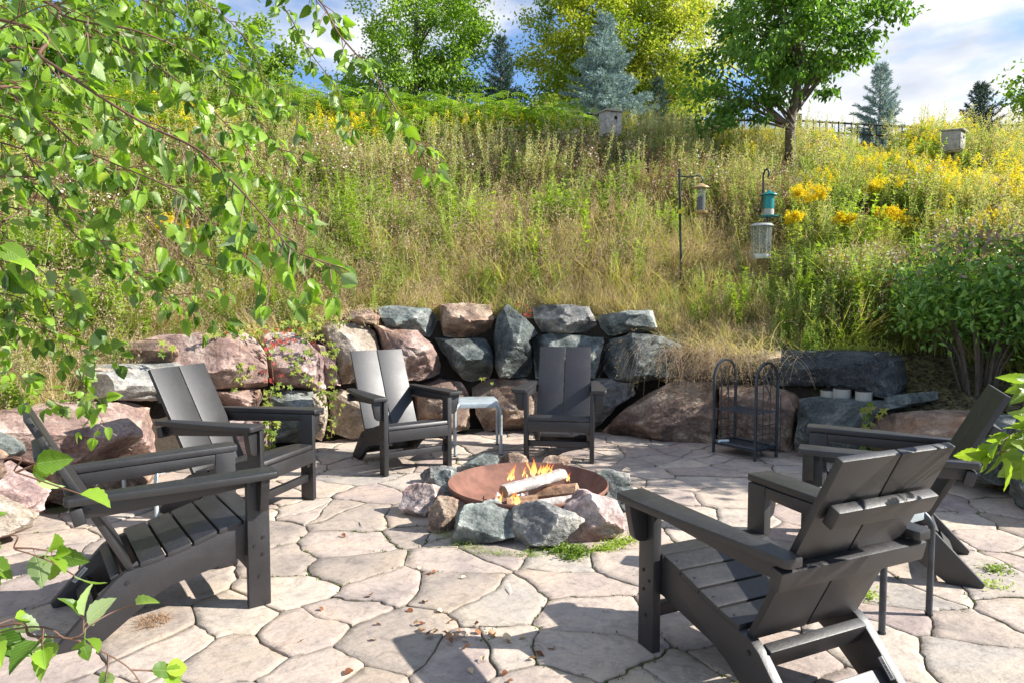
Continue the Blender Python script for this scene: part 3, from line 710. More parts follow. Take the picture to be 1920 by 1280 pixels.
# ------------------------------------------------------------------ side tables
def make_table(name, P4, ztop, label, lm=None):
    P4 = [Vector((p[0], p[1], 0)) for p in P4]; c = sum(P4, Vector()) / 4
    t = empty(name, c, 0, label, 'side table', 'small grey side tables between the chairs')
    Q = [p - c for p in P4]
    top = MB(); inn = [q * .84 for q in Q]
    poly = []
    for i, q in enumerate(inn):
        a, b = inn[i-1], inn[(i+1) % 4]
        poly += [q + (a - q).normalized() * .03, q * .985, q + (b - q).normalized() * .03]
    n = len(poly)
    vs = [p + Vector((0, 0, ztop)) for p in poly] + [p * 1.07 + Vector((0, 0, ztop - .012)) for p in poly] + [p * 1.09 + Vector((0, 0, ztop - .045)) for p in poly] + [p * 1.06 + Vector((0, 0, ztop - .045)) for p in poly] + [p * .97 + Vector((0, 0, ztop - .012)) for p in poly]
    fs = [tuple(range(n))] + [(k*n+i, k*n+(i+1) % n, (k+1)*n+(i+1) % n, (k+1)*n+i) for k in range(4) for i in range(n)] + [tuple(range(4*n, 5*n))[::-1]]
    top.add(vs, fs); top.obj('table_top', M_ALU, t, bevel=.003)
    for q in Q:
        u = q.normalized(); m = MB(); pts = []
        for k in range(8):
            a = k / 7 * math.pi / 2; pts.append(q - u * (.075 * (1 - math.sin(a))) + Vector((0, 0, ztop - .012 - .075 * (1 - math.cos(a)))))
        pts.append(q + Vector((0, 0, .006)))
        m.tube(pts, .0125, 8); m.obj('leg', lm or M_ALU, t, smooth=50)
        m = MB(); m.tube([q + Vector((0, 0, 0)), q + Vector((0, 0, .008))], .0145, 8); m.obj('foot', M_BOLT, t, smooth=40)
make_table('side_table', [(-.09, 5.41), (-.13, 5.80), (-.50, 5.76), (-.46, 5.36)], .43, 'pale grey side table between the two chairs behind the fire')
make_table('side_table', [(-2.05, 3.80), (-1.78, 4.18), (-2.12, 4.45), (-2.38, 4.05)], .29, 'pale grey side table seen under the arm of the nearest left chair')
make_table('side_table', [(1.39, 2.45), (1.66, 2.6), (1.62, 3.0), (1.33, 2.95)], .43, 'pale grey side table hidden between the two right hand chairs', M_RACK)

# ------------------------------------------------------------------ log rack
A_, C_, D_ = Vector((1.675, 5.51, 0)), Vector((1.90, 5.18, 0)), Vector((2.13, 5.34, 0)); B_ = A_ + D_ - C_
rk = empty('log_rack', (A_ + D_) / 2, 0, 'empty dark metal firewood rack with two arched ends standing before the wall', 'log rack'); o0 = rk.location
def arch(p, q, z, rad_=.013, name='arched_end'):
    m = MB(); d = (q - p); w = d.length / 2; mid = (p + q) / 2; u = d.normalized(); pts = [p - o0]
    for k in range(13):
        a = math.pi * k / 12; pts.append(mid - u * w * math.cos(a) + Vector((0, 0, z - w + math.sin(a) * w)) - o0)
    pts.append(q - o0); m.tube(pts, rad_, 4); m.obj(name, M_RACK, rk, bevel=0)
for (p, q) in ((A_, B_), (C_, D_)):
    arch(p, q, .765)
    for fz in (.13, .2, .27):
        m = MB(); m.tube([p - o0 + Vector((0, 0, fz)), q - o0 + Vector((0, 0, fz))], .004, 6); m.obj('end_rung', M_RACK, rk)
    for t in (.33, .66):
        a = p.lerp(q, t) - o0; m = MB(); m.tube([a + Vector((0, 0, .1)), a + Vector((0, 0, .70))], .0042, 6); m.obj('end_rod', M_RACK, rk)
    mid = p.lerp(q, .5) - o0; u = (q - p).normalized(); m = MB()
    m.tube([mid + u * .035 * math.sin(k * .55) + Vector((0, 0, .45 + k * .02)) for k in range(14)], .004, 6); m.obj('end_scroll', M_RACK, rk, smooth=60)
for k in range(6):
    t = k / 5; a = A_.lerp(B_, t) - o0; b = C_.lerp(D_, t) - o0; m = MB(); m.tube([a + Vector((0, 0, .365)), b + Vector((0, 0, .365))], .005, 6); m.obj('shelf_rod', M_RACK, rk)
m = MB(); q = [A_, C_, D_, B_]; q = [(p - o0) * .98 for p in q]
m.prism([(p.x, p.y) for p in q], 'z', .07, .082); m.obj('tray', M_RACK, rk, bevel=.002)
for i in range(4):
    m = MB(); m.tube([q[i] + Vector((0, 0, .092)), q[(i+1) % 4] + Vector((0, 0, .092))], .009, 4); m.obj('tray_rail', M_RACK, rk)
t_ = MB(); a = A_.lerp(C_, .18) - o0 + Vector((.03, .02, .101)); t_.tube([Vector((-.045, -.012, 0)), Vector((.045, .012, 0))], .012, 10)
tube_o = t_.obj('plastic_bottle', simple('pale plastic', (.6, .72, .72), .4), None, smooth=40); tube_o.location = a + o0
tag(tube_o, 'small pale bottle lying on the tray of the firewood rack', 'bottle')
# poker set hook hanging at the rack's far end
m = MB(); p = D_ - o0; m.tube([p + Vector((.03, .01, .5)), p + Vector((.035, .01, .12)), p + Vector((.02, -.04, .05)), p + Vector((-.03, -.06, .04))], .005, 6)
pk = m.obj('fire_poker', M_RACK, None, smooth=50); pk.location = o0; tag(pk, 'thin dark fire poker hanging at the right end of the rack', 'poker')

# glass jars under the slab
def glass_mat():
    m, nt, b = mat_new('clear glass'); b.inputs['Base Color'].default_value = (.45, .47, .46, 1); b.inputs['Roughness'].default_value = .12; b.inputs['Specular IOR Level'].default_value = .8
    t = nt.nodes.new('ShaderNodeBsdfTransparent'); t.inputs[0].default_value = (.93, .95, .94, 1); ms = nt.nodes.new('ShaderNodeMixShader'); ms.inputs[0].default_value = .13
    nt.links.new(t.outputs[0], ms.inputs[1]); nt.links.new(b.outputs[0], ms.inputs[2]); nt.links.new(ms.outputs[0], nt.nodes['Material Output'].inputs[0]); return m
M_GL = glass_mat(); M_GL.node_tree.nodes['Mix Shader'].inputs[0].default_value = .34; M_GL.node_tree.nodes['Principled BSDF'].inputs['Base Color'].default_value = (.75, .74, .68, 1)
for (u, v, lb) in ((1553, 748, 'leftmost glass jar torch on the ledge under the dark slab'), (1578, 750, 'tallest middle glass jar torch on the ledge under the dark slab'), (1619, 751, 'glass jar torch standing alone right of the other two on the ledge')):
    p = at_wall(u, v, -.10); rj = .062 if '1578' != str(u) else .068; hh = .075 if u != 1578 else .095
    t = empty('glass_jar', p, 0, lb, 'glass jar', 'glass jars on the ledge')
    m = MB(); m.lathe([(.001, .003), (rj, .003), (rj, hh), (rj - .005, hh), (rj - .005, .010), (.001, .010)], 24); m.obj('glass', M_GL, t, smooth=40)
    m = MB(); m.lathe([(.001, hh + .001), (rj * .95, hh + .001), (rj * .95, hh + .006), (.016, hh + .008), (.016, hh + .035), (.001, hh + .036)], 16); m.obj('lid', M_DARK, t, smooth=40)

# ------------------------------------------------------------------ nest boxes, feeders, fence
def nest_box(u, v, Y, rz, label, w=.235, h=.30):
    c = at_y(u, v, Y); gz = tz(c.x, c.y); t = empty('nest_box', (c.x, c.y, gz), rz, label, 'nest box'); z0 = c.z - gz - h / 2
    m = MB(); m.tube([(0, .0, -.1), (0, .0, z0 + .02)], .022, 8); m.obj('pole', M_POLE, t, smooth=40)
    m = MB(); m.prism([(-w*.45, z0), (-w*.45, z0 + h), (w*.5, z0 + h*1.07), (w*.5, z0)], 'x', -w*.5, w*.5); m.obj('box_body', M_WOOD, t, bevel=.004)
    for k in range(3):
        m = MB(); x0 = -w*.5 + w * k / 3; m.box(x0 + .002, x0 + w/3 - .002, -w*.45 - .014, -w*.45 - .001, z0 + .015, z0 + h - .01); m.obj('front_board', M_WOOD, t, bevel=.002)
    m = MB(); m.box(-w*.58, w*.58, -.02, w*1.12, 0, .018, Matrix.Translation((0, -w*.56, z0 + h + .002)) @ Matrix.Rotation(R(4.5), 4, 'X')); m.obj('roof', M_WOOD, t, bevel=.003)
    m = MB(); m.box(-w*.38, w*.38, -w*.36, w*.36, z0 - .02, z0 - .001); m.obj('floor_board', M_WOOD, t, bevel=.002)
    m = MB(); m.tube([(w*.1, -w*.45 - .0145, z0 + h*.72), (w*.1, -w*.45 - .018, z0 + h*.72)], .026, 16); m.obj('entrance_hole', M_DARK, t)
nest_box(1144, 234, 9.6, .35, 'weathered grey nest box on a dark green pole in the middle of the slope')
nest_box(1787, 267, 9.0, .75, 'pale grey nest box among yellow flowers at the right of the slope', .22, .24)
M_BRASS = simple('tan metal lid', (.48, .33, .16), .45, .4); M_TEAL = simple('teal painted metal', (.02, .22, .22), .35, .3)
M_SEED = simple('dark seeds', (.02, .015, .02), .9, bump=[(300, 1, .004, 2)]); M_SEED2 = simple('speckled seeds', (.4, .38, .33), .9, var=160)
M_CLR = glass_mat(); M_CLR.name = 'clear plastic tube'
M_MESH = simple('pale wire mesh', (.5, .52, .5), .4, .5)
Yf = 7.2
p0 = at_y(1274, 317, Yf); g0 = tz(p0.x, p0.y)
t = empty('feeder_pole', (p0.x, p0.y, g0), 0, 'straight dark feeder pole holding the brown feeder', 'pole')
zt = p0.z - g0
m = MB(); m.tube([(.035, 0, -.1), (.03, 0, zt*.3), (.01, 0, zt*.7), (0, 0, zt)], .013, 8); m.obj('post', M_POLE, t, smooth=40)
def hook(px): return [at_y(u, v, Yf) - t.location for u, v in px]
m = MB(); m.tube(hook([(1276, 331), (1292, 332), (1306, 330), (1316, 332), (1318, 338), (1315, 343)]), .007, 6); m.obj('arm', M_POLE, t, smooth=60)
m = MB(); m.tube(hook([(1278, 346), (1281, 339), (1290, 333), (1302, 330.5)]), .005, 6); m.obj('brace', M_POLE, t, smooth=60)
m = MB(); m.tube([(.013, 0, zt*.66), (.012, 0, zt*.69)], .019, 8); m.obj('clip', simple('yellow clip', (.7, .55, .03), .5), t, smooth=40)
def lathe_part(par, name, prof, mat, n=18):
    m = MB(); m.lathe(prof, n); return m.obj(name, mat, par, smooth=35)
k = Yf / F
def feeder(u, vt, vb, label): 
    p = at_y(u, vb, Yf); return empty('bird_feeder', p, 0, label, 'bird feeder'), (vb - vt) * k
t, h = feeder(1314, 345, 400, 'tube bird feeder with dark seed and brown lid')
lathe_part(t, 'tray', [(.001, 0), (.065, .0), (.072, .022), (.068, .024), (.05, .008), (.001, .008)], M_BRASS)
lathe_part(t, 'seed', [(.001, .01), (.040, .01), (.040, h*.55), (.001, h*.56)], M_SEED)
lathe_part(t, 'tube', [(.046, .01), (.046, h*.86), (.043, h*.86), (.043, .01)], M_CLR)
lathe_part(t, 'lid', [(.001, h*1.0), (.02, h*.99), (.083, h*.86), (.085, h*.84), (.05, h*.85), (.001, h*.86)], M_BRASS)
m = MB(); m.tube([(0, 0, h*.98), (0, 0, h*1.08)], .003, 5); m.obj('hanger', M_POLE, t)
t, h = feeder(1441, 358, 407, 'teal metal bird feeder with speckled seed at its base')
lathe_part(t, 'tray', [(.001, 0), (.098, .0), (.1, .012), (.096, .013), (.05, .006), (.001, .006)], M_TEAL)
lathe_part(t, 'seed', [(.001, .008), (.053, .008), (.053, h*.30), (.001, h*.31)], M_SEED2)
lathe_part(t, 'tube', [(.001, h*.30), (.056, h*.30), (.056, h*.84), (.001, h*.84)], M_TEAL)
lathe_part(t, 'lid', [(.001, h*1.0), (.012, h*1.0), (.03, h*.93), (.092, h*.83), (.094, h*.81), (.05, h*.82), (.001, h*.82)], M_TEAL)
m = MB(); m.tube([(0, 0, h*.98), (0, 0, h*1.2)], .003, 5); m.obj('hanger', M_POLE, t)
t, h = feeder(1427, 421, 486, 'clear cylinder bird feeder hanging lowest on the hooked pole')
lathe_part(t, 'base', [(.001, 0), (.095, .0), (.10, .025), (.098, .05), (.001, .05)], M_MESH)
lathe_part(t, 'cylinder', [(.098, .05), (.105, h*.93), (.102, h*.93), (.095, .05)], M_CLR, 24)
m = MB()
for q in range(9):
    a = q / 9 * 6.283; m.tube([(.1*math.cos(a), .1*math.sin(a), .05), (.107*math.cos(a), .107*math.sin(a), h*.93)], .0016, 4)
m.obj('wire_cage', M_MESH, t)
lathe_part(t, 'lid', [(.001, h*1.02), (.10, h*1.0), (.122, h*.95), (.122, h*.93), (.001, h*.93)], M_MESH, 24)
p0 = at_y(1440, 480, Yf + .06); g0 = tz(p0.x, p0.y); t = empty('feeder_pole', (p0.x, p0.y, g0), 0, 'crook topped dark pole holding the teal and the clear feeder', 'pole')
m = MB(); pts = [at_y(u, v, Yf + .13) - t.location for u, v in [(1446, 500), (1441, 420), (1434, 395), (1431, 365), (1431, 330), (1434, 320), (1438, 317), (1441, 320), (1442, 327), (1440, 332)]]
pts[0].z = -.1; m.tube(pts, .011, 8); m.obj('post', M_POLE, t, smooth=60)
m = MB(); m.tube([at_y(u, v, Yf + .1) - t.location for u, v in [(1431, 365), (1428, 380), (1427, 395), (1425, 400), (1424, 394)]], .009, 6); m.obj('hook', M_POLE, t, smooth=60)

FPTS = [(-6.2, 7.3), (-6.9, 9.2), (-6.3, 11.4), (-3, 12.6), (1, 12.8), (8, 12.3), (13, 11.4)]
fence = empty('metal_fence', (0, 12.75, tz(0, 12.75)), 0, 'black metal picket fence along the top of the slope', 'fence'); fo = fence.location
pk_m = MB(); pk_m.box(-.009, .009, -.009, .009, -.1, 1.22); pk_mesh = pk_m.mesh('picket'); pk_mesh.materials.append(M_FENCE)
ps_m = MB(); ps_m.box(-.032, .032, -.032, .032, -.2, 1.30); ps_mesh = ps_m.mesh('post', .004); ps_mesh.materials.append(M_FENCE)
cum = [0]; FV = [Vector((*p, 0)) for p in FPTS]
for a, b in zip(FV, FV[1:]): cum.append(cum[-1] + (b - a).length)
def fat(d):
    for i in range(len(FV) - 1):
        if d <= cum[i+1]: 
            p = FV[i].lerp(FV[i+1], (d - cum[i]) / (cum[i+1] - cum[i])); p.z = tz(p.x, p.y) + .07; return p, math.atan2(*(FV[i+1]-FV[i]).yx)
    return FV[-1].copy(), 0
d = 0; last = None; step = .112; cnt = 0
while d < cum[-1]:
    p, a = fat(d)
    if cnt < 298:
        o = link('picket', pk_mesh, None, fence, p - fo); o.rotation_euler = (0, 0, a); cnt += 1
    d += step
d = 0
while d < cum[-1]:
    p, a = fat(d); o = link('post', ps_mesh, None, fence, p - fo); o.rotation_euler = (0, 0, a)
    if last is not None:
        for zz in (.12, 1.0, 1.18):
            m = MB(); m.tube([last + Vector((0, 0, zz)) - fo, p + Vector((0, 0, zz)) - fo], .018, 4); m.obj('rail', M_FENCE, fence)
    last = p; d += 2.3

# ------------------------------------------------------------------ foliage makers
def unit(a): return a / np.maximum(np.linalg.norm(a, axis=-1, keepdims=True), 1e-9)
def leaves(P, D, Nn, Ln, Wd, rg=rng, fold=.12):
    """diamond leaves: base P, long axis D, normal Nn"""
    D = unit(D); S_ = unit(np.cross(D, Nn)); Nn = np.cross(S_, D); n = len(P)
    Ln = np.broadcast_to(Ln, (n,))[:, None]; Wd = np.broadcast_to(Wd, (n,))[:, None]
    V = np.stack([P, P + D*Ln*.45 + S_*Wd*.5 + Nn*Wd*fold, P + D*Ln - Nn*Ln*.08, P + D*Ln*.45 - S_*Wd*.5 + Nn*Wd*fold], 1).reshape(-1, 3)
    return V, np.arange(4*n).reshape(-1, 4), rg.random(n)
def rdir(n, rg=rng): return unit(rg.normal(size=(n, 3)))
class Acc:
    def __init__(s): s.V = []; s.F = []; s.A = []; s.M = []; s.n = 0
    def add(s, V, Fc, a, mi=0):
        s.V.append(V); s.F.append(Fc + s.n); s.n += len(V); s.A.append(a); s.M.append(np.full(len(Fc), mi))
    def mesh(s, name, mats, smooth=False):
        me = npmesh(name, np.concatenate(s.V), np.concatenate(s.F), smooth, np.concatenate(s.A))
        for m in mats: me.materials.append(m)
        me.polygons.foreach_set('material_index', np.concatenate(s.M).astype(np.int32)); return me
def blades(n, spread, h, w, bend, rg, seg=3, lean=.25):
    """arched grass blades as quad strips"""
    Vs, Fs = [], []; a = rg.random(n) * 6.283; r = spread * np.sqrt(rg.random(n))
    bx, by = r*np.cos(a), r*np.sin(a); da = rg.random(n)*6.283; dx, dy = np.cos(da), np.sin(da); hh = h*(.55+.6*rg.random(n)); bd = bend*(.3+rg.random(n)); ln = lean*rg.random(n)
    px, py = -dy, dx; V = np.zeros((n, 2*(seg+1), 3))
    for k in range(seg+1):
        t = k/seg; o = (ln*t + bd*t*t)*hh; z = hh*t*(1-.35*bd*t); ww = w*(1-t*.85)/2*(.7+.6*rg.random())
        for s_, j in ((-1, 0), (1, 1)):
            V[:, 2*k+j, 0] = bx+dx*o+px*ww*s_; V[:, 2*k+j, 1] = by+dy*o+py*ww*s_; V[:, 2*k+j, 2] = z
    base = np.arange(n)[:, None]*2*(seg+1)
    Fq = np.concatenate([np.stack([base[:, 0]+2*k, base[:, 0]+2*k+1, base[:, 0]+2*k+3, base[:, 0]+2*k+2], 1) for k in range(seg)])
    return V.reshape(-1, 3), Fq, np.tile(rg.random(n), seg)
def stem_lines(P0, P1, w, rg):
    D = unit(P1-P0); S_ = unit(np.cross(D, rdir(len(P0), rg))); V = np.stack([P0-S_*w, P0+S_*w, P1+S_*w*.5, P1-S_*w*.5], 1).reshape(-1, 3)
    return V, np.arange(len(V)).reshape(-1, 4), rg.random(len(P0))
M_TAN = leaf_mat('dry grass', (.42, .34, .19), (.70, .60, .38), .42, .7, .2)
M_GRN = leaf_mat('green grass', (.20, .26, .05), (.50, .54, .13), .45, .6, .25)
M_PNK = leaf_mat('pinkish seed heads', (.34, .24, .17), (.58, .45, .34), .3, .8, .1)
M_BRN = leaf_mat('brown seed heads', (.17, .10, .06), (.38, .25, .16), .2, .85, .1)
M_FORB = leaf_mat('grey green forb leaves', (.18, .26, .08), (.44, .52, .18), .45, .6, .3)
M_LEAFY = leaf_mat('bright leafy green', (.12, .21, .025), (.36, .48, .06), .45, .5, .35)
M_YEL = leaf_mat('yellow flower heads', (.70, .52, .02), (.88, .74, .06), .35, .7, .1)
M_WHT = leaf_mat('pale fluff', (.5, .43, .36), (.75, .68, .6), .2, .9, .05)
M_SUM = leaf_mat('sumac leaves', (.11, .21, .025), (.28, .42, .06), .42, .5, .35)
def proto_mesh(kind, seed):
    rg = np.random.default_rng(seed); A = Acc()
    if kind == 'tan':
        A.add(*blades(26, .14, .54, .012, .7, rg, lean=.45), 0)
        V, Fq, a = blades(14, .12, .62, .0045, .45, rg); A.add(V, Fq, a, 1)
        tip = V.reshape(14, -1, 3)[:, -1]; n = 14*9; b = np.repeat(tip, 9, 0) - np.array([0, 0, 1])*rg.random((n, 1))*.16
        A.add(*leaves(b, rdir(n, rg)*.6+[0, 0, .8], rdir(n, rg), .028, .008, rg), 1); mats = [M_TAN, M_PNK]
    elif kind == 'green':
        A.add(*blades(22, .14, .5, .014, .8, rg, lean=.5), 0); A.add(*blades(10, .12, .5, .007, .5, rg), 1); mats = [M_GRN, M_TAN]
    elif kind == 'pink':
        V, Fq, a = blades(24, .14, .66, .0045, .25, rg); A.add(V, Fq, a, 1)
        tip = V.reshape(24, -1, 3)[:, -1]; n = 24*16; b = np.repeat(tip, 16, 0)+rg.normal(size=(n, 3))*[.03, .03, .05]-[0, 0, .05]
        A.add(*leaves(b, rdir(n, rg), rdir(n, rg), .022, .009, rg), 0); A.add(*blades(18, .14, .38, .008, .7, rg, lean=.4), 1); mats = [M_PNK, M_TAN]
    elif kind == 'brown':
        n = 9; P0 = np.c_[rg.normal(size=(n, 2))*.07, np.zeros(n)]; P1 = P0+np.c_[rg.normal(size=(n, 2))*.1, .6+.35*rg.random(n)]
        A.add(*stem_lines(P0, P1, .0035, rg), 0); m_ = 46; t = .45+.55*rg.random((n*m_, 1)); b = np.repeat(P0, m_, 0)*(1-t)+np.repeat(P1, m_, 0)*t+rg.normal(size=(n*m_, 3))*.02
        A.add(*leaves(b, rdir(n*m_, rg)+[0, 0, .5], rdir(n*m_, rg), .024, .013, rg), 0); A.add(*blades(12, .12, .4, .006, .5, rg), 1); mats = [M_BRN, M_TAN]
    elif kind in ('forb', 'gold', 'leafy', 'thistle', 'spike'):
        n = 8; P0 = np.c_[rg.normal(size=(n, 2))*.08, np.zeros(n)]; hh = (.62 if kind != 'spike' else .85)+.3*rg.random(n); P1 = P0+np.c_[rg.normal(size=(n, 2))*.09, hh]
        A.add(*stem_lines(P0, P1, .0045, rg), 0); m_ = 52; t = .12+.86*rg.random((n*m_, 1)); b = np.repeat(P0, m_, 0)*(1-t)+np.repeat(P1, m_, 0)*t
        ll = {'forb': (.085, .020), 'gold': (.09, .022), 'leafy': (.085, .040), 'thistle': (.07, .02), 'spike': (.05, .012)}[kind]
        d = rdir(n*m_, rg)*[1, 1, .25]+[0, 0, .35]; A.add(*leaves(b, d, rdir(n*m_, rg)*.4+[0, 0, 1], ll[0]*(1.15-.6*t[:, 0]), ll[1]*(1.1-.4*t[:, 0]), rg), 0)
        mats = [M_FORB if kind in ('forb', 'thistle') else M_LEAFY if kind == 'leafy' else M_GRN, M_YEL]
        if kind == 'gold':
            q = 70; b = np.repeat(P1, q, 0); u = rg.random((n*q, 1)); aa = rg.random((n*q, 1))*6.283
            b = b+np.c_[np.cos(aa)*.07*(1-u), np.sin(aa)*.07*(1-u), u*.13-.06+.0*u]; A.add(*leaves(b, rdir(n*q, rg), rdir(n*q, rg), .018, .014, rg), 1)
        if kind == 'spike':
            q = 60; t = .6+.42*rg.random((n*q, 1)); b = np.repeat(P0, q, 0)*(1-t)+np.repeat(P1, q, 0)*t+rg.normal(size=(n*q, 3))*.018
            A.add(*leaves(b, rdir(n*q, rg)+[0, 0, 1], rdir(n*q, rg), .022, .01, rg), 1); mats = [M_FORB, M_TAN]
        if kind == 'thistle':
            q = 5; b = np.repeat(P1, q, 0)+rg.normal(size=(n*q, 3))*.045; A.add(*leaves(b, rdir(n*q, rg), rdir(n*q, rg), .03, .024, rg), 1)
            q = 14; b = np.repeat(P1, q, 0)+rg.normal(size=(n*q, 3))*.05; A.add(*leaves(b, rdir(n*q, rg), rdir(n*q, rg), .03, .018, rg), 2); mats = [M_FORB, M_WHT, M_BRN]
    elif kind == 'sumac':
        n = 7; P0 = np.c_[rg.normal(size=(n, 2))*.12, np.zeros(n)]; P1 = P0+np.c_[rg.normal(size=(n, 2))*.2, .6+.5*rg.random(n)]; A.add(*stem_lines(P0, P1, .008, rg), 1)
        for i in range(n):
            for j in range(13):
                a = j*2.4+rg.random(); t = .45+.55*j/12; o = P0[i]*(1-t)+P1[i]*t; d = np.array([np.cos(a), np.sin(a), .45]); L_ = .30
                s = np.linspace(.15, 1, 9)[:, None]; pts = o+d*L_*s+np.array([0, 0, -1])*.16*s*s
                side = np.array([-np.sin(a), np.cos(a), 0])
                for sg in (-1, 1):
                    A.add(*leaves(pts, np.repeat([side*sg+d*.35-np.array([0, 0, .25])], 9, 0), np.repeat([[0, 0, 1.]], 9, 0)+rdir(9, rg)*.3, .085*(1.1-.4*s[:, 0]), .026, rg), 0)
        mats = [M_SUM, M_TAN]
    return A.mesh('clump_'+kind, mats)
pcol = bpy.data.collections.new('clump prototypes')
KINDS_ = ['tan', 'green', 'pink', 'brown', 'forb', 'gold', 'leafy', 'thistle', 'spike', 'sumac']
idx = {}; c_ = 0
for kd in KINDS_:
    idx[kd] = []
    for vv in range(4 if kd in ('tan', 'green', 'pink') else 3):
        o = bpy.data.objects.new('clump_%03d' % c_, proto_mesh(kd, 100+c_)); pcol.objects.link(o); idx[kd].append(c_); c_ += 1
def scatter(name, P, rot, scl, ids, label, cat):
    me = bpy.data.meshes.new(name); P = np.asarray(P, dtype=np.float32); me.vertices.add(len(P)); me.vertices.foreach_set('co', P.ravel())
    a = me.attributes.new('rot', 'FLOAT_VECTOR', 'POINT'); a.data.foreach_set('vector', np.asarray(rot, dtype=np.float32).ravel())
    a = me.attributes.new('scl', 'FLOAT', 'POINT'); a.data.foreach_set('value', np.asarray(scl, dtype=np.float32))
    a = me.attributes.new('idx', 'INT', 'POINT'); a.data.foreach_set('value', np.asarray(ids, dtype=np.int32))
    o = link(name, me); g = bpy.data.node_groups.new(name, 'GeometryNodeTree')
    g.interface.new_socket('Geometry', in_out='INPUT', socket_type='NodeSocketGeometry'); g.interface.new_socket('Geometry', in_out='OUTPUT', socket_type='NodeSocketGeometry')
    i = g.nodes.new('NodeGroupInput'); q = g.nodes.new('NodeGroupOutput'); ip = g.nodes.new('GeometryNodeInstanceOnPoints'); ci = g.nodes.new('GeometryNodeCollectionInfo')
    ci.inputs['Collection'].default_value = pcol; ci.inputs['Separate Children'].default_value = True; ip.inputs['Pick Instance'].default_value = True
    def na_(n, t):
        x = g.nodes.new('GeometryNodeInputNamedAttribute'); x.data_type = t; x.inputs['Name'].default_value = n
        return [s for s in x.outputs if s.enabled and s.name == 'Attribute'][0]
    k = g.links.new; k(i.outputs[0], ip.inputs['Points']); k(ci.outputs[0], ip.inputs['Instance']); k(na_('idx', 'INT'), ip.inputs['Instance Index'])
    k(na_('rot', 'FLOAT_VECTOR'), ip.inputs['Rotation']); k(na_('scl', 'FLOAT'), ip.inputs['Scale']); k(ip.outputs[0], q.inputs[0])
    md = o.modifiers.new('scatter', 'NODES'); md.node_group = g; return tag(o, label, cat, kind='stuff')

# ------------------------------------------------------------------ the meadow
def choose(x, y, rg):
    dx, dy = x-PC.x, y-PC.y; r = math.hypot(dx, dy); th = math.degrees(math.atan2(dy, dx)); s = x / max(y, .1)
    nz = noise.noise(Vector((x*.45, y*.45, 2))); nz2 = noise.noise(Vector((x*.9, y*.9, 8)))
    w = dict.fromkeys(KINDS_, 0.0)
    if s > .42 and r > 5.0 or th < 52:      # right part: green forbs and goldenrod
        w.update(gold=(.85 if r > 6.8 and s > .5 else .12)*(.5+max(0, nz+.25)*1.6), forb=.9, leafy=.15, green=.7, tan=.25, spike=.3, thistle=.22 if r < 9 else .05)
        if r < 5.5: w.update(gold=.02, tan=.5, green=1.0, forb=.6, spike=.2)
    elif r < 5.4: w.update(tan=1.35-.8*nz, green=.5+1.3*max(0, nz2), pink=.35, forb=.10, leafy=.03+max(0, nz)*.2)
    elif r < 6.9: w.update(tan=.5, pink=.75+.9*max(0, nz), brown=.45+.7*max(0, nz2), forb=.4+max(0, -nz)*.9, green=.25, thistle=.2, leafy=.06, spike=.2)
    elif s < .12: w.update(leafy=.9, sumac=.12 if r < 7.8 else .38, forb=.5, gold=.45 if nz > -.1 else .15, spike=.1, brown=.1 if r < 9.5 else .0)
    else: w.update(spike=.9, forb=.8, pink=.3, brown=.25, thistle=.25, gold=.10, tan=.3, green=.2)
    if th > 128: w.update(leafy=w['leafy']+.2, green=w['green']+.4)
    k = list(w.keys()); v = np.maximum(np.array(list(w.values())), 0); return k[rg.choice(len(k), p=v/v.sum())]
P, Rr, Sc, Id = [], [], [], []
def pix(x, y, z):
    d_ = y*cp-(z-H)*sp; return 960+F*x/d_, 640-F*((z-H)*cp+y*sp)/d_
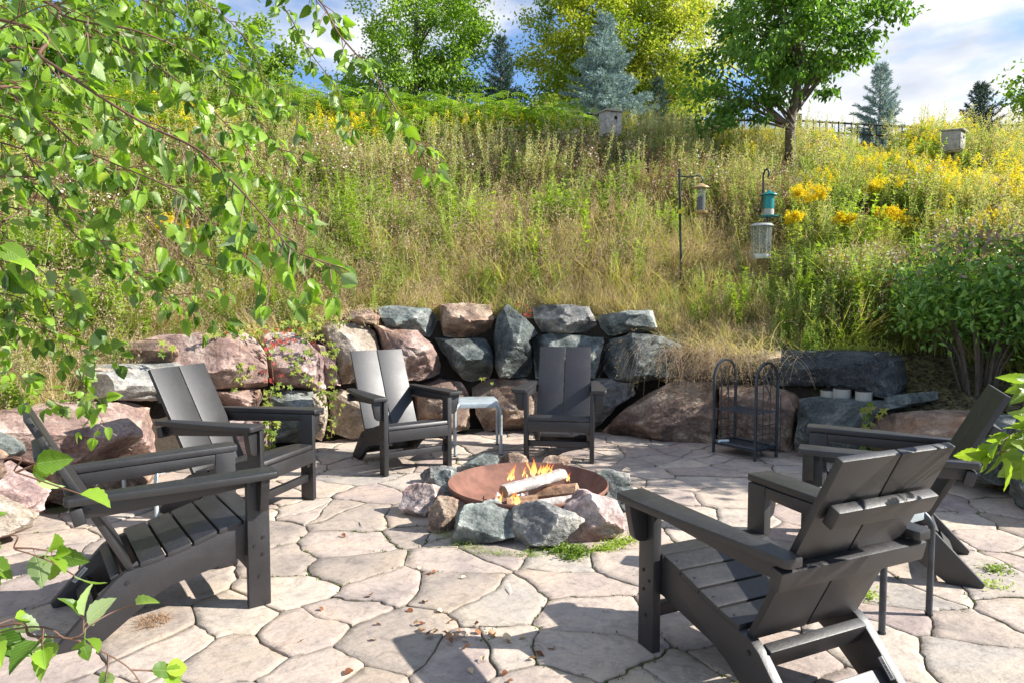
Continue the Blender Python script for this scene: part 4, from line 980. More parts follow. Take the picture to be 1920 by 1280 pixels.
# lower growth round the boxes, feeders, trunk and big flowers
KEEP = [(1122,1166,284,9.6),(1755,1820,286,9.2),(1408,1452,488,7.3),(1292,1336,402,7.3),(1268,1286,470,7.3),(1462,1502,288,10.0),(1470,1556,394,7.5),(1598,1690,382,8.3),(1548,1604,430,7.2),(1630,1680,422,7.5),(1468,1504,424,7.2),(1685,1722,430,7.9),(280,365,445,6.8),(1075,1122,440,7.4),(1600,1690,258,12.3)]
rg = np.random.default_rng(5); tries = 46000
for _ in range(tries):
    y = rg.uniform(2.5, 16.5); x = rg.uniform(-1, 1)*(y*.86+1.6); dx, dy = x-PC.x, y-PC.y; r = math.hypot(dx, dy); th = math.degrees(math.atan2(dy, dx))
    if r < 3.36: continue
    if th < 42 and r < 4.5: continue
    if x < -6.5 and y < 6 or x > 9 and y < 7: continue
    dens = .95 if r < 6 else .8 if r < 9 else .55
    if rg.random() > dens: continue
    kd = choose(x, y, rg); z = tz(x, y)
    if z > np.interp(x, [-5, -1, 4, 10], [3.75, 3.7, 3.35, 3.1])-.04 and rg.random() < .35: continue
    sc = rg.uniform(.75, 1.2)
    if r < 3.7: sc *= .55
    elif r < 4.2: sc *= .8
    if r > 7.5 and x > 1: sc *= .9
    if r < 5.3 and .2 < x/y < .48:
        sc *= .72
        if kd in ('spike', 'gold', 'thistle'): continue
    tl = Vector((rg.normal()*.14, rg.normal()*.14, rg.random()*6.28))
    if r < 3.55 and th > 40: tl.x += .3   # heads hang over the wall
    hk = {'tan': .62, 'green': .55, 'pink': .75, 'brown': .95, 'forb': .9, 'gold': .98, 'leafy': .9, 'thistle': .95, 'spike': 1.15, 'sumac': 1.2}[kd] * 1.22
    uu, vt_ = pix(x, y, z+hk*sc)
    skip = False
    for (ua, ub, vk, yk) in KEEP:
        if ua-12 < uu < ub+12 and y < yk and vt_ < vk:
            zmax = H+at_y(uu, vk, y).z-H-z
            if zmax < .12: skip = True
            else: sc = min(sc, zmax/hk)
    if skip or sc < .2: continue
    P.append((x, y, z-.02)); Rr.append(tl); Sc.append(sc); Id.append(rg.choice(idx[kd]))
print('meadow', len(P))
scatter('meadow', P, Rr, Sc, Id, 'wild meadow of dry grass, forbs and goldenrod covering the slope', 'meadow')
# overhanging tuft of dry grass over the wall by the rack, and long grass below the slab
def droop(name, u0, v0, n, L_, spread, label, mats, w=.006, back=.05, seed=1):
    rg = np.random.default_rng(seed); V_, F_, A_, M_ = [], [], [], []; A = Acc(); c = at_wall(u0, v0, -back); base = Vector((c.x, c.y, c.z))
    o_in = Vector((PC.x-c.x, PC.y-c.y, 0)).normalized(); tang = Vector((-o_in.y, o_in.x, 0))
    for i in range(n):
        b = tang*rg.normal()*spread - o_in*abs(rg.normal())*.12; L0 = L_*rg.uniform(.5, 1.2); d = (o_in*rg.uniform(.2, 1.2)+tang*rg.normal()*.6+Vector((0, 0, rg.uniform(.3, 1.2)))).normalized()
        pts = []; p = b.copy(); K = 7
        for k in range(K+1):
            pts.append(p.copy()); p = p + d*L0/K; d = (d+Vector((0, 0, -.34))).normalized()
        sd = tang.cross(d).normalized() if abs(tang.dot(d)) < .95 else o_in
        sd = (tang*rg.normal()+o_in*rg.normal()*.4).normalized()
        V = np.array([tuple(q+sd*s_*w*.5*(1-k/K*.8)) for k, q in enumerate(pts) for s_ in (-1, 1)])
        Fq = np.array([[2*k, 2*k+1, 2*k+3, 2*k+2] for k in range(K)]); A.add(V, Fq, np.full(K, rg.random()), 0)
        if rg.random() < .6:
            m_ = 10; bb = np.array([tuple(pts[-1-int(rg.random()*3)]) for _ in range(m_)])+rg.normal(size=(m_, 3))*.015; A.add(*leaves(bb, rdir(m_, rg)-[0, 0, .5], rdir(m_, rg), .026, .005, rg), 1)
    me = A.mesh(name, mats); return tag(link(name, me, None, None, base), label, 'grass', kind='stuff')
droop('dry_grass_tuft', 1290, 668, 300, .66, .26, 'tuft of dry grass hanging over the wall left of the rack', [M_PNK, M_PNK], seed=2, w=.0048)
droop('dry_grass_tuft', 1370, 665, 240, .6, .24, 'dry grass hanging over the wall behind the firewood rack', [M_TAN, M_PNK], seed=3, back=.12, w=.0048)
droop('dry_grass_tuft', 660, 590, 120, .28, .14, 'small withered grass tuft on the low brown boulder at the wall top', [M_PNK, M_TAN], seed=4, back=.15)
droop('green_grass_tuft', 1600, 655, 110, .3, .2, 'bright green grass blades behind the dark slab', [M_GRN, M_GRN], seed=6, back=.6)

# ------------------------------------------------------------------ trees
def tree(name, base, h_trunk, crown, ncl, nlf, lsz, mat, label, tr=.12, seed=1, cat='tree', squash=1.0, droopy=0.0, clr=.55, bark=None):
    """crown: list of (cx,cy,cz,rx,ry,rz) ellipsoids relative to the base"""
    rg = np.random.default_rng(seed); t = empty(name, base, 0, label, cat); m = MB()
    zt = max(c[2] for c in crown)
    tp = [Vector((.05*math.sin(k*1.3+seed), .05*math.cos(k*1.7+seed), -.2+(zt+.2)*k/8))*1.0 for k in range(9)]
    m.tube(tp, [tr*(1-.1*k) for k in range(9)], 10); m.obj('trunk', bark or M_BARK, t, smooth=60)
    cl = []; w = np.array([c[3]*c[4]*c[5] for c in crown]); w = w/w.sum()
    for k in range(ncl):
        c = crown[rg.choice(len(crown), p=w)]; d = unit(rg.normal(size=3)); rr = (.35+.65*rg.random()**.6)
        cl.append(np.array(c[:3])+d*rr*np.array(c[3:6]))
    cl = np.array(cl); m = MB()
    for k in range(min(ncl, 46)):
        q = cl[k]; zb = min(max(h_trunk*.9, q[2]-.7*np.hypot(q[0], q[1])-.2), zt*.92); a = Vector((0, 0, zb)); b = Vector(q); mid = a.lerp(b, .5)+Vector((0, 0, .12*(b-a).length*(.5-droopy)))
        m.tube([a, mid, b], [tr*.26, tr*.14, .004], 5)
    m.obj('limbs', bark or M_BARK, t, smooth=60)
    per = nlf//ncl; n = per*ncl; csz = clr*rg.uniform(.6, 1.25, ncl); b = np.repeat(cl, per, 0)+rg.normal(size=(n, 3))*np.repeat(csz, per)[:, None]*[.42, .42, .30*squash]
    outd = unit(b-np.mean(cl, 0)); D = outd*.5+rdir(n, rg)*.8+np.array([0, 0, -.45-droopy]); Nn = rdir(n, rg)*.75+np.array([0, 0, .8])
    V, Fq, a = leaves(b, D, Nn, lsz*rg.uniform(.7, 1.3, n), lsz*.62*rg.uniform(.7, 1.2, n), rg)
    # each branch has its own tint: young shoots paler than old leaves
    ct = np.repeat(rg.random(ncl), per); a = np.clip(a*.5+ct*.5, 0, 1)
    me = npmesh('crown', V, Fq, False, a); me.materials.append(mat); link('crown', me, None, t); return t
M_MAP = leaf_mat('maple leaves', (.07, .16, .02), (.27, .42, .05), .48, .45, .4, rand=0)
M_MAPY = leaf_mat('turning maple leaves', (.08, .16, .018), (.30, .38, .035), .45, .45, .35, (.58, .54, .08), rand=0)
M_MAPYY = leaf_mat('yellow maple leaves', (.14, .24, .03), (.42, .48, .07), .45, .45, .35, (.66, .60, .15), rand=0)
M_ELM = leaf_mat('dark green tree leaves', (.04, .115, .022), (.19, .34, .06), .48, .4, .45, rand=0)
M_BUSH = leaf_mat('hedge leaves', (.07, .15, .02), (.28, .40, .06), .45, .5, .35, rand=0)
M_RED = leaf_mat('dark red leaves', (.03, .012, .015), (.09, .03, .035), .3, .5, .35, rand=0)
def gp(u, Y): x = (u-960)/F*Y; return (x, Y, tz(x, Y))
tree('maple_tree', gp(785, 19), 1.6, [(-.2, 0, 3.4, 2.3, 1.9, 1.9), (.3, 0, 5.3, 1.9, 1.6, 1.9), (0, 0, 7.0, 1.2, 1.2, 1.4)], 230, 38000, .10, M_MAP, 'green maple tree standing on the crest behind the birch twigs', .14, 11, clr=.50)
tree('maple_tree', gp(1085, 19.5), 1.4, [(-.15, 0, 3.2, 1.9, 1.8, 2.0), (.2, 0, 5.0, 2.0, 1.7, 1.9), (.1, 0, 6.8, 1.3, 1.3, 1.4)], 240, 40000, .10, M_MAPY, 'green maple turning yellow behind the big blue spruce', .14, 12, clr=.50)
tree('maple_tree', gp(1235, 20), 1.3, [(.2, 0, 3.0, 1.9, 1.8, 2.0), (.1, 0, 5.0, 2.0, 1.7, 2.0), (.1, 0, 7.0, 1.5, 1.3, 1.6)], 250, 42000, .10, M_MAPYY, 'bright yellow green maple right of the big blue spruce', .14, 13, clr=.50)
tree('shade_tree', gp(1480, 10.0), 1.25, [(-.75, 0, 1.85, .85, .9, .5), (-1.0, 0, 1.35, .5, .5, .3), (.3, 0, 1.75, .5, .6, .35), (-.05, 0, 2.6, 1.3, 1.2, .75), (.5, 0, 2.5, .9, 1.0, .6), (-.1, 0, 3.5, 1.35, 1.2, .9)], 210, 23000, .080, M_ELM, 'dark green leafy tree with bare lower trunk right of centre on the slope', .095, 14, squash=.8, clr=.30)
tree('maple_tree', gp(1990, 17), .8, [(0, 0, 2.2, 1.6, 1.4, 1.9), (.3, 0, 3.4, 1.5, 1.4, 1.6)], 60, 9000, .14, M_MAP, 'green tree at the right edge behind the yellow flowers', .12, 15, clr=.6)
tree('red_shrub', gp(1515, 17), .2, [(0, 0, 1.0, .8, .6, .8)], 24, 3000, .08, M_RED, 'dark red leaved shrub behind the trunk of the tree on the slope', .03, 16, cat='shrub', clr=.35)
for i, (u, Y, rx, rz_, lb) in enumerate([(150, 12.5, 1.9, 2.3, 'green bush behind the fence at the far left'), (330, 13.6, 1.8, 2.5, 'tall green bush behind the fence left of the maple'), (470, 15.5, 1.9, 2.6, 'leafy green bush between the tall bush and the maple'), (600, 17.0, 1.5, 1.5, 'low green bush just left of the green maple'), (40, 11, 1.4, 2.1, 'green bush by the fence at the left edge')]):
    tree('green_bush', gp(u, Y), .3, [(0, 0, rz_*.62, rx, rx*.8, rz_*.95)], 90, 13000, .11, M_BUSH, lb, .05, 30+i, cat='bush', clr=.42)
M_SPB = leaf_mat('blue spruce needles', (.13, .20, .22), (.42, .53, .56), .1, .6, .3, rand=0)
M_SPD = leaf_mat('dark spruce needles', (.03, .06, .05), (.11, .17, .14), .1, .6, .3, rand=0)
def spruce(base, h, rad_, mat, label, seed, dens=1.0):
    rg = np.random.default_rng(seed); t = empty('spruce_tree', base, 0, label, 'spruce'); m = MB(); m.tube([(0, 0, -.2), (0, 0, h*.5), (0, 0, h)], [.07, .04, .008], 8); m.obj('trunk', M_BARK, t, smooth=60)
    Pn, Dn, Ls = [], [], []; m = MB(); nb = int(30*dens)*4
    for i in range(nb):
        f = (i+rg.random())/nb; z = h*(.06+.92*f); L0 = rad_*1.95*(1-f)**.95*rg.uniform(.62, 1.15)+.05; a = i*2.399+rg.normal()*.2; el = -.12+.75*f+rg.normal()*.08
        d = np.array([math.cos(a)*math.cos(el), math.sin(a)*math.cos(el), math.sin(el)]); o = np.array([0, 0, z]); m.tube([tuple(o), tuple(o+d*L0)], [.009, .003], 3, cap=False)
        ns = max(3, int(L0/.075)); side = np.array([-math.sin(a), math.cos(a), 0])
        for j in range(ns):
            s = (j+1)/ns; pj = o+d*L0*s+np.array([0, 0, .05*s*s]); l2 = .30*L0*(1-s)+.09
            for sg in (-1, 0, 1):
                d2 = unit(d*(.9 if sg else 1)+side*sg*.8+rg.normal(size=3)*.18+np.array([0, 0, .12])); k = max(2, int(l2/.045)); 
                for q in range(k):
                    Pn.append(pj+d2*l2*q/k); Dn.append(d2); Ls.append(.095)
    m.obj('branches', M_BARK, t)
    Pn, Dn = np.array(Pn), np.array(Dn); rep = 4; Pn = np.repeat(Pn, rep, 0); Dn = np.repeat(Dn, rep, 0)+rng.normal(size=(len(Pn), 3))*.45; n = len(Pn)
    V, Fq, a = leaves(Pn, Dn, rdir(n), .10, .017, fold=0); me = npmesh('needles', V, Fq, False, a); me.materials.append(mat); link('needles', me, None, t)
    return t
def spruce_at(u, vt, Y, wpx, mat, lb, sd, dens=1):
    b = gp(u, Y); top = at_y(u, vt, Y).z; spruce(b, top-b[2], wpx/2/F*Y, mat, lb, sd, dens)
spruce_at(940, 68, 17.5, 105, M_SPD, 'dark green spruce on the crest between the two maples', 1)
spruce_at(1130, 28, 15.2, 140, M_SPB, 'large silvery blue spruce in the middle of the crest', 2, 1.5)
spruce_at(1228, 150, 16.5, 58, M_SPD, 'small thin green spruce just right of the silvery one', 3, .6)
spruce_at(1352, 168, 17.5, 90, M_SPB, 'low bluish spruce half hidden under the leafy tree', 4, .8)
spruce_at(1637, 122, 16.5, 105, M_SPB, 'blue green spruce right of the leafy tree, behind the fence', 5)
spruce_at(1822, 160, 16.5, 110, M_SPD, 'dark green spruce behind the nest box at the right', 6)
# off to the right: the tree that shades that side of the patio
tree('young_tree', (6.2, 4.75, tz(6.2, 4.75)), 1.3, [(0, 0, 2.15, 1.2, .62, .62)], 45, 4200, .11, M_ELM, 'young leafy tree standing right of the patio beyond the picture edge', .05, 21, squash=.9, clr=.38)

# ------------------------------------------------------------------ euonymus shrub at the right
M_EUO = leaf_mat('euonymus leaves', (.05, .15, .025), (.25, .42, .08), .3, .35, .5, rand=0)
M_EUOP = leaf_mat('turning purple leaves', (.26, .17, .13), (.46, .32, .27), .3, .4, .45, rand=0)
sb = at_y(1835, 775, 5.35); sb.z = .33
shr = empty('euonymus_shrub', sb, 0, 'dense green shrub with purple tinged top at the right of the patio', 'shrub'); m = MB(); rgs = np.random.default_rng(77); tips = []
for k in range(15):
    a = rgs.random()*6.28; r1 = rgs.uniform(.25, .62); e = Vector((math.cos(a)*r1, math.sin(a)*r1*.8, rgs.uniform(.75, 1.25))); p1 = e*.4+Vector((0, 0, .08)); m.tube([Vector((math.cos(a)*.06, math.sin(a)*.06, -.05)), p1, e], [.016, .011, .004], 6)
    for q in range(14): tips.append(p1.lerp(e, rgs.uniform(.35, 1.05))+Vector(rgs.normal(size=3))*.13)
m.obj('stems', M_BARK, shr, smooth=60)
tips = np.array([tuple(p) for p in tips]); tips = tips[tips[:, 2] > .62]
ex = []
for k in range(170):
    d = unit(rgs.normal(size=3)); ex.append(np.array([.05, 0, 1.06])+d*np.array([.66, .52, .42])*(.6+.4*rgs.random()))
tips = np.concatenate([tips, np.array(ex)]); per = 15; n = len(tips)*per; b = np.repeat(tips, per, 0)+rgs.normal(size=(n, 3))*[.075, .075, .055]
V, Fq, a = leaves(b, rdir(n, rgs)+[0, 0, -.25], rdir(n, rgs)*.6+[0, 0, .9], .068*rgs.uniform(.7, 1.2, n), .034, rgs)
mi = (b[:, 2]+rgs.normal(size=n)*.14 > 1.38).astype(np.int32); me = npmesh('foliage', V, Fq, False, a); me.materials.append(M_EUO); me.materials.append(M_EUOP); me.polygons.foreach_set('material_index', mi)
fo_ = link('foliage', me, None, shr); fo_['kind'] = 'stuff'

# ------------------------------------------------------------------ near leaves: birch on the left, viburnum twig on the right
def leaf_shape(serr=True, seed=0, wid=.72, point=1.0):
    rnd = random.Random(seed); hs = []; K = 11
    for i in range(K+1):
        t = i/K; w = wid*.5*(math.sin(math.pi*min(1, t**.72))**.85)*(1-.22*t)*(1 if t < .98 else 0)
        if serr and 0 < i < K: w *= 1+(.07 if i % 2 else -.06)
        hs.append((t, max(w, 0)))
    v = []; f = []
    curl = rnd.uniform(-.42, -.04); fold = rnd.uniform(.05, .6); tw = rnd.uniform(-.5, .5)
    for t, w in hs:
        z = curl*t*t
        for s_, q in ((-1, 1), (-.5, .5), (0, 0), (.5, .5), (1, 1)):
            x = w*s_; v.append((x, t, z+fold*abs(x)+tw*x*t+(.018*math.sin(t*26) if abs(s_) == .5 else 0)))
    for i in range(K):
        for j in range(4): f.append((i*5+j, i*5+j+1, i*5+j+6, i*5+j+5))
    return v, f
def near_leaf_mat(name, dark, light, under, tr, lo=.0):
    m, nt, b = mat_new(name); tcn = N(nt, 'ShaderNodeTexCoord').outputs['UV']
    oi = N(nt, 'ShaderNodeObjectInfo').outputs['Random']; at = N(nt, 'ShaderNodeAttribute', attribute_name='v').outputs['Fac']
    ad = N(nt, 'ShaderNodeMath', operation='ADD'); nt.links.new(oi, ad.inputs[0]); nt.links.new(at, ad.inputs[1]); fr_ = N(nt, 'ShaderNodeMath', operation='FRACT'); nt.links.new(ad.outputs[0], fr_.inputs[0])
    c = ramp(nt, fr_.outputs[0], [(0, dark), (.8, light), (.985, light), (1, (.34, .42, .04))])
    # veins: herringbone lines from the midrib in leaf coordinates
    sx = nt.nodes.new('ShaderNodeSeparateXYZ'); nt.links.new(tcn, sx.inputs[0])
    ab = N(nt, 'ShaderNodeMath', operation='ABSOLUTE'); s5 = N(nt, 'ShaderNodeMath', operation='SUBTRACT'); nt.links.new(sx.outputs[0], s5.inputs[0]); s5.inputs[1].default_value = .5; nt.links.new(s5.outputs[0], ab.inputs[0])
    sb_ = N(nt, 'ShaderNodeMath', operation='MULTIPLY_ADD'); nt.links.new(ab.outputs[0], sb_.inputs[0]); sb_.inputs[1].default_value = -.9; nt.links.new(sx.outputs[1], sb_.inputs[2])
    ml = N(nt, 'ShaderNodeMath', operation='MULTIPLY'); nt.links.new(sb_.outputs[0], ml.inputs[0]); ml.inputs[1].default_value = 9; f2 = N(nt, 'ShaderNodeMath', operation='FRACT'); nt.links.new(ml.outputs[0], f2.inputs[0])
    vn = ramp(nt, f2.outputs[0], [(.0, (1, 1, 1)), (.10, (0, 0, 0)), (.9, (0, 0, 0)), (1, (1, 1, 1))]); mr = ramp(nt, ab.outputs[0], [(.012, (1, 1, 1)), (.03, (0, 0, 0))])
    vv = mix(nt, 1, vn, mr, 'LIGHTEN'); c = mix(nt, mix(nt, 1, vv, (.4, .4, .4, 1), 'MULTIPLY'), c, (.30, .40, .12))
    gm = N(nt, 'ShaderNodeNewGeometry').outputs['Backfacing']; c2_ = mix(nt, gm, c, mix(nt, .6, c, under))
    nt.links.new(c2_, b.inputs['Base Color']); b.inputs['Roughness'].default_value = .38; b.inputs['Specular IOR Level'].default_value = .5
    bu = N(nt, 'ShaderNodeBump', Strength=.35, Distance=.002); nt.links.new(vv, bu.inputs['Height']); nt.links.new(bu.outputs[0], b.inputs['Normal'])
    t = nt.nodes.new('ShaderNodeBsdfTranslucent'); nt.links.new(mix(nt, 1, c, (1.5, 1.6, .5, 1), 'MULTIPLY'), t.inputs[0]); ms = nt.nodes.new('ShaderNodeMixShader'); ms.inputs[0].default_value = tr
    nt.links.new(b.outputs[0], ms.inputs[1]); nt.links.new(t.outputs[0], ms.inputs[2]); nt.links.new(ms.outputs[0], nt.nodes['Material Output'].inputs[0]); return m
M_BIR = near_leaf_mat('birch leaf', (.03, .09, .008), (.24, .40, .035), (.42, .50, .28), .42)
M_VIB = near_leaf_mat('viburnum leaf', (.09, .17, .02), (.24, .34, .04), (.3, .4, .15), .5)
LSH = [leaf_shape(True, s, w) for s, w in ((1, .74), (2, .80), (3, .70), (4, .76), (5, .66), (6, .82), (7, .72), (8, .6))]
LSV = [leaf_shape(True, s, w) for s, w in ((11, .60), (12, .66), (13, .55))]
def leaf_me(sh, mat, nm='leaf'):
    v, f = sh; me = bpy.data.meshes.new(nm); me.from_pydata(v, [], f); uv = me.uv_layers.new(name='uv'); wmax = max(abs(p[0]) for p in v)
    for lp in me.loops: p = v[lp.vertex_index]; uv.data[lp.index].uv = (p[0]/wmax*.5+.5, p[1])
    for p in me.polygons: p.use_smooth = True
    me.materials.append(mat); return me
def spray(root, paths, shapes, mat, lsize, twig_mat, rg, max_parts, spacing=.04, twl=(.10, .26), main_r=.004, camvis=True, hang=.75):
    """paths: list of lists of world points; builds branch parts, twigs and leaves"""
    o = root.location; recs = []; tm = MB()
    for path in paths:
        pts = [Vector(p) for p in path['p']]; dens = path.get('d', 1); r0 = path.get('r', main_r); tl = path.get('t', twl); ls = path.get('s', lsize)
        sm = []
        for i in range(len(pts)-1):
            p_1, p0_, p1_, p2_ = pts[max(i-1, 0)], pts[i], pts[i+1], pts[min(i+2, len(pts)-1)]
            for k in range(8):
                t = k/8; sm.append(.5*((2*p0_)+(-p_1+p1_)*t+(2*p_1-5*p0_+4*p1_-p2_)*t*t+(-p_1+3*p0_-3*p1_+p2_)*t**3))
        sm.append(pts[-1]); m = MB(); n_ = len(sm)
        m.tube([p-o for p in sm], [max(r0*.55*(1-.85*i/n_), .0010) for i in range(n_)], 6); m.obj('branch', twig_mat, root, smooth=60)
        dist = 0; nxt = path.get('start', 0)
        tot = sum((sm[i+1]-sm[i]).length for i in range(n_-1))
        for i in range(n_-1):
            sg = sm[i+1]-sm[i]; dist += sg.length
            while dist > nxt:
                nxt += spacing/dens*rg.uniform(.6, 1.4); t_ = dist/tot
                td = sg.normalized(); rd = Vector(rg.normal(size=3)); rd = (rd-td*rd.dot(td)).normalized(); L0 = rg.uniform(*tl)*(1.15-.6*t_)
                d = (td*.55+rd*.75+Vector((0, 0, -.12))).normalized(); p = sm[i].copy(); tp = [p.copy()]; K = max(2, int(L0/.030))
                for k in range(K):
                    d = (d+Vector((0, 0, -.16*hang))+Vector(rg.normal(size=3))*.07).normalized(); p = p+d*L0/K; tp.append(p.copy())
                    sd = Vector(rg.normal(size=3)); ld = (d*.5+sd.normalized()*.55+Vector((0, 0, -.55*hang))).normalized(); pet = p+ld*ls*.22
                    recs.append((pet, ld, ls*(.5+.75*rg.random()**.8), p.copy()))
                recs.append((p+d*.006, (d+Vector((0, 0, -.4*hang))).normalized(), ls*rg.uniform(.7, 1.1), p.copy()))
                tm.tube([q-o for q in tp], [.0016*(1-.5*k/len(tp)) for k in range(len(tp))], 4, cap=False)
        recs.append((sm[-1], (sm[-1]-sm[-2]).normalized(), ls, sm[-1]))
    for pet, ld, s_, at in recs: tm.tube([at-o, pet-o], .0007, 3, cap=False)
    tm.obj('twigs', twig_mat, root)['kind'] = 'stuff'
    def inview(p):
        q = p-Vector((0, 0, H)); dd = q.y*cp-q.z*sp_
        if dd < .05: return 0
        u = 960+F*q.x/dd; v = 640-F*(q.z*cp+q.y*sp_)/dd
        return 1/dd if -30 < u < 1950 and -30 < v < 1310 else 0
    recs.sort(key=lambda r_: -inview(r_[0])*r_[2]); mes = [leaf_me(s_, mat) for s_ in shapes]; bulk = [[], [], [], []]; nb = 0; luv = []
    for i, (p, ld, s_, at) in enumerate(recs):
        if (p-Vector((0, 0, H))).length < .45: continue
        up = Vector(rg.normal(size=3))*.75+Vector((.35, -.45, .65)); x = ld.cross(up).normalized(); z = x.cross(ld); M = Matrix((x, ld, z)).transposed()
        if i < max_parts:
            q = link('leaf', mes[i % len(mes)], None, root, p-o); q.rotation_euler = M.to_euler(); q.scale = (s_, s_, s_)
        else:
            v, f = shapes[i % len(shapes)]; wmax = max(abs(a[0]) for a in v); A = (np.array(v)*s_) @ np.array(M).T+np.array(tuple(p-o)); bulk[0].append(A); bulk[1].append(np.array(f)+nb); nb += len(v); bulk[2].append(np.full(len(f), rg.random()))
            va = np.array(v); luv.append(np.stack([va[:, 0]/wmax*.5+.5, va[:, 1]], 1)[np.array(f).ravel()])
    if bulk[0]:
        me = npmesh('foliage', np.concatenate(bulk[0]), np.concatenate(bulk[1]), True, np.concatenate(bulk[2])); uv = me.uv_layers.new(name='uv'); uv.data.foreach_set('uv', np.concatenate(luv).astype(np.float32).ravel()); me.materials.append(mat)
        link('foliage', me, None, root)['kind'] = 'stuff'
    print(root.name, 'leaves', len(recs))
sp_ = math.sin(PITCH)
bt_ = Vector((-3.05, 1.35, 0))
birch = empty('birch_tree', bt_, 0, 'birch tree whose leafy twigs hang into the picture from the left', 'birch')
M_BB = simple('white birch bark', (.6, .57, .52), .7, bump=[(14, .5, .01, 5)], var=4)
m = MB(); m.tube([(0, 0, -.1), (.03, 0, 1), (.0, .05, 2), (.06, .02, 3), (.1, 0, 4.4)], [.085, .075, .065, .05, .02], 12); m.obj('trunk', M_BB, birch, smooth=60)
def pxp(L_): return [at_y(u, v, Y) for u, v, Y in L_]
lim = [Vector((-3.0, 1.37, 2.1)), Vector((-2.99, 1.36, 2.9)), Vector((-3.0, 1.4, 1.5)), Vector((-3.02, 1.36, 1.0))]
def bp(l, L_, **k): d = dict(p=[lim[l]]+pxp(L_)); d.update(k); return d
BP = [
 bp(0, [(-60,25,1.75),(80,110,1.65),(170,170,1.6),(270,232,1.55),(370,280,1.5),(430,335,1.46),(490,400,1.42),(545,465,1.38),(600,490,1.36),(640,515,1.34)], r=.009, start=1.15, d=1.25),
 bp(0, [(-50,140,1.9),(0,165,1.85),(75,212,1.8),(140,270,1.8),(200,320,1.8),(262,395,1.8),(330,470,1.85),(400,540,1.9)], r=.008, start=1.1, d=1.3),
 bp(0, [(-60,250,2.2),(60,300,2.15),(140,400,2.1),(220,480,2.1),(330,560,2.1),(430,600,2.15)], r=.007, start=.9, d=1.15),
 bp(1, [(-40,-120,2.3),(180,-70,2.3),(330,-20,2.4),(430,40,2.5),(480,110,2.6),(505,170,2.6)], r=.008, start=1.4, d=1.2),
 bp(1, [(0,-160,2.2),(300,-120,2.2),(560,-30,2.2),(640,70,2.15),(700,140,2.1),(745,210,2.05),(780,270,2.0),(803,315,2.0)], r=.009, start=1.9, d=1.25, t=(.04, .12)),
 bp(1, [(0,-200,2.8),(400,-90,2.9),(520,0,2.9),(575,90,2.8),(640,180,2.8),(660,255,2.75)], r=.008, start=2.0, d=1.0, t=(.04, .13)),
 bp(1, [(-30,-60,2.0),(120,30,2.0),(260,60,2.0),(370,110,2.1),(450,190,2.1),(520,280,2.0),(560,380,1.9)], r=.008, start=1.3, d=1.3),
 bp(0, [(-60,200,1.9),(100,260,1.9),(220,310,1.8),(330,360,1.7),(420,440,1.65),(500,520,1.6),(540,560,1.6)], r=.006, start=1.2, d=1.2),
 bp(2, [(-60,380,2.2),(0,430,2.2),(60,520,2.2),(110,620,2.2),(160,720,2.2),(198,800,2.2)], r=.006, start=.9, d=1.2, t=(.06, .15)),
 bp(2, [(-60,330,1.9),(60,350,1.9),(130,430,1.9),(190,480,1.95),(270,520,2.0),(340,560,2.0)], r=.006, start=.9, d=1.2),
 bp(2, [(-60,540,2.1),(20,580,2.1),(90,620,2.1),(160,650,2.1),(225,665,2.1)], r=.005, start=.9, d=1.3, t=(.06, .16)),
 bp(2, [(-60,600,2.3),(0,660,2.3),(50,720,2.3),(120,755,2.3),(200,745,2.3)], r=.005, start=.9, d=1.1, t=(.05, .13)),
 bp(1, [(-60,40,2.8),(60,120,2.8),(160,200,2.8),(300,260,2.8),(400,330,2.8)], r=.006, start=1.2, d=1.0),
 bp(0, [(-80,100,1.5),(-10,60,1.45),(40,30,1.4),(100,10,1.4),(180,40,1.4)], r=.005, start=1.3, d=.8),
 bp(1, [(-60,-20,2.6),(140,60,2.6),(280,100,2.6),(360,200,2.5),(420,300,2.4),(440,420,2.3)], r=.006, start=1.4, d=1.0),
 bp(1, [(-40,-100,2.5),(160,-40,2.5),(330,30,2.5),(440,110,2.45),(520,170,2.4),(560,230,2.3)], r=.006, start=1.5, d=1.2, t=(.04,.12)),
 bp(1, [(-40,-60,2.1),(200,70,2.1),(330,150,2.0),(430,240,1.95),(500,330,1.9),(560,440,1.8),(575,540,1.8)], r=.006, start=1.4, d=1.2),
 bp(2, [(-60,450,1.8),(40,480,1.8),(130,560,1.85),(190,640,1.9)], r=.005, start=1.0, d=1.1),
 bp(2, [(-60,200,2.5),(60,260,2.5),(130,340,2.5),(200,430,2.5),(260,520,2.5)], r=.006, start=.9, d=1.1),
]
rb = np.random.default_rng(21)
spray(birch, BP, LSH, M_BIR, .046, M_TWIG, rb, 299, spacing=.034, twl=(.04, .15))
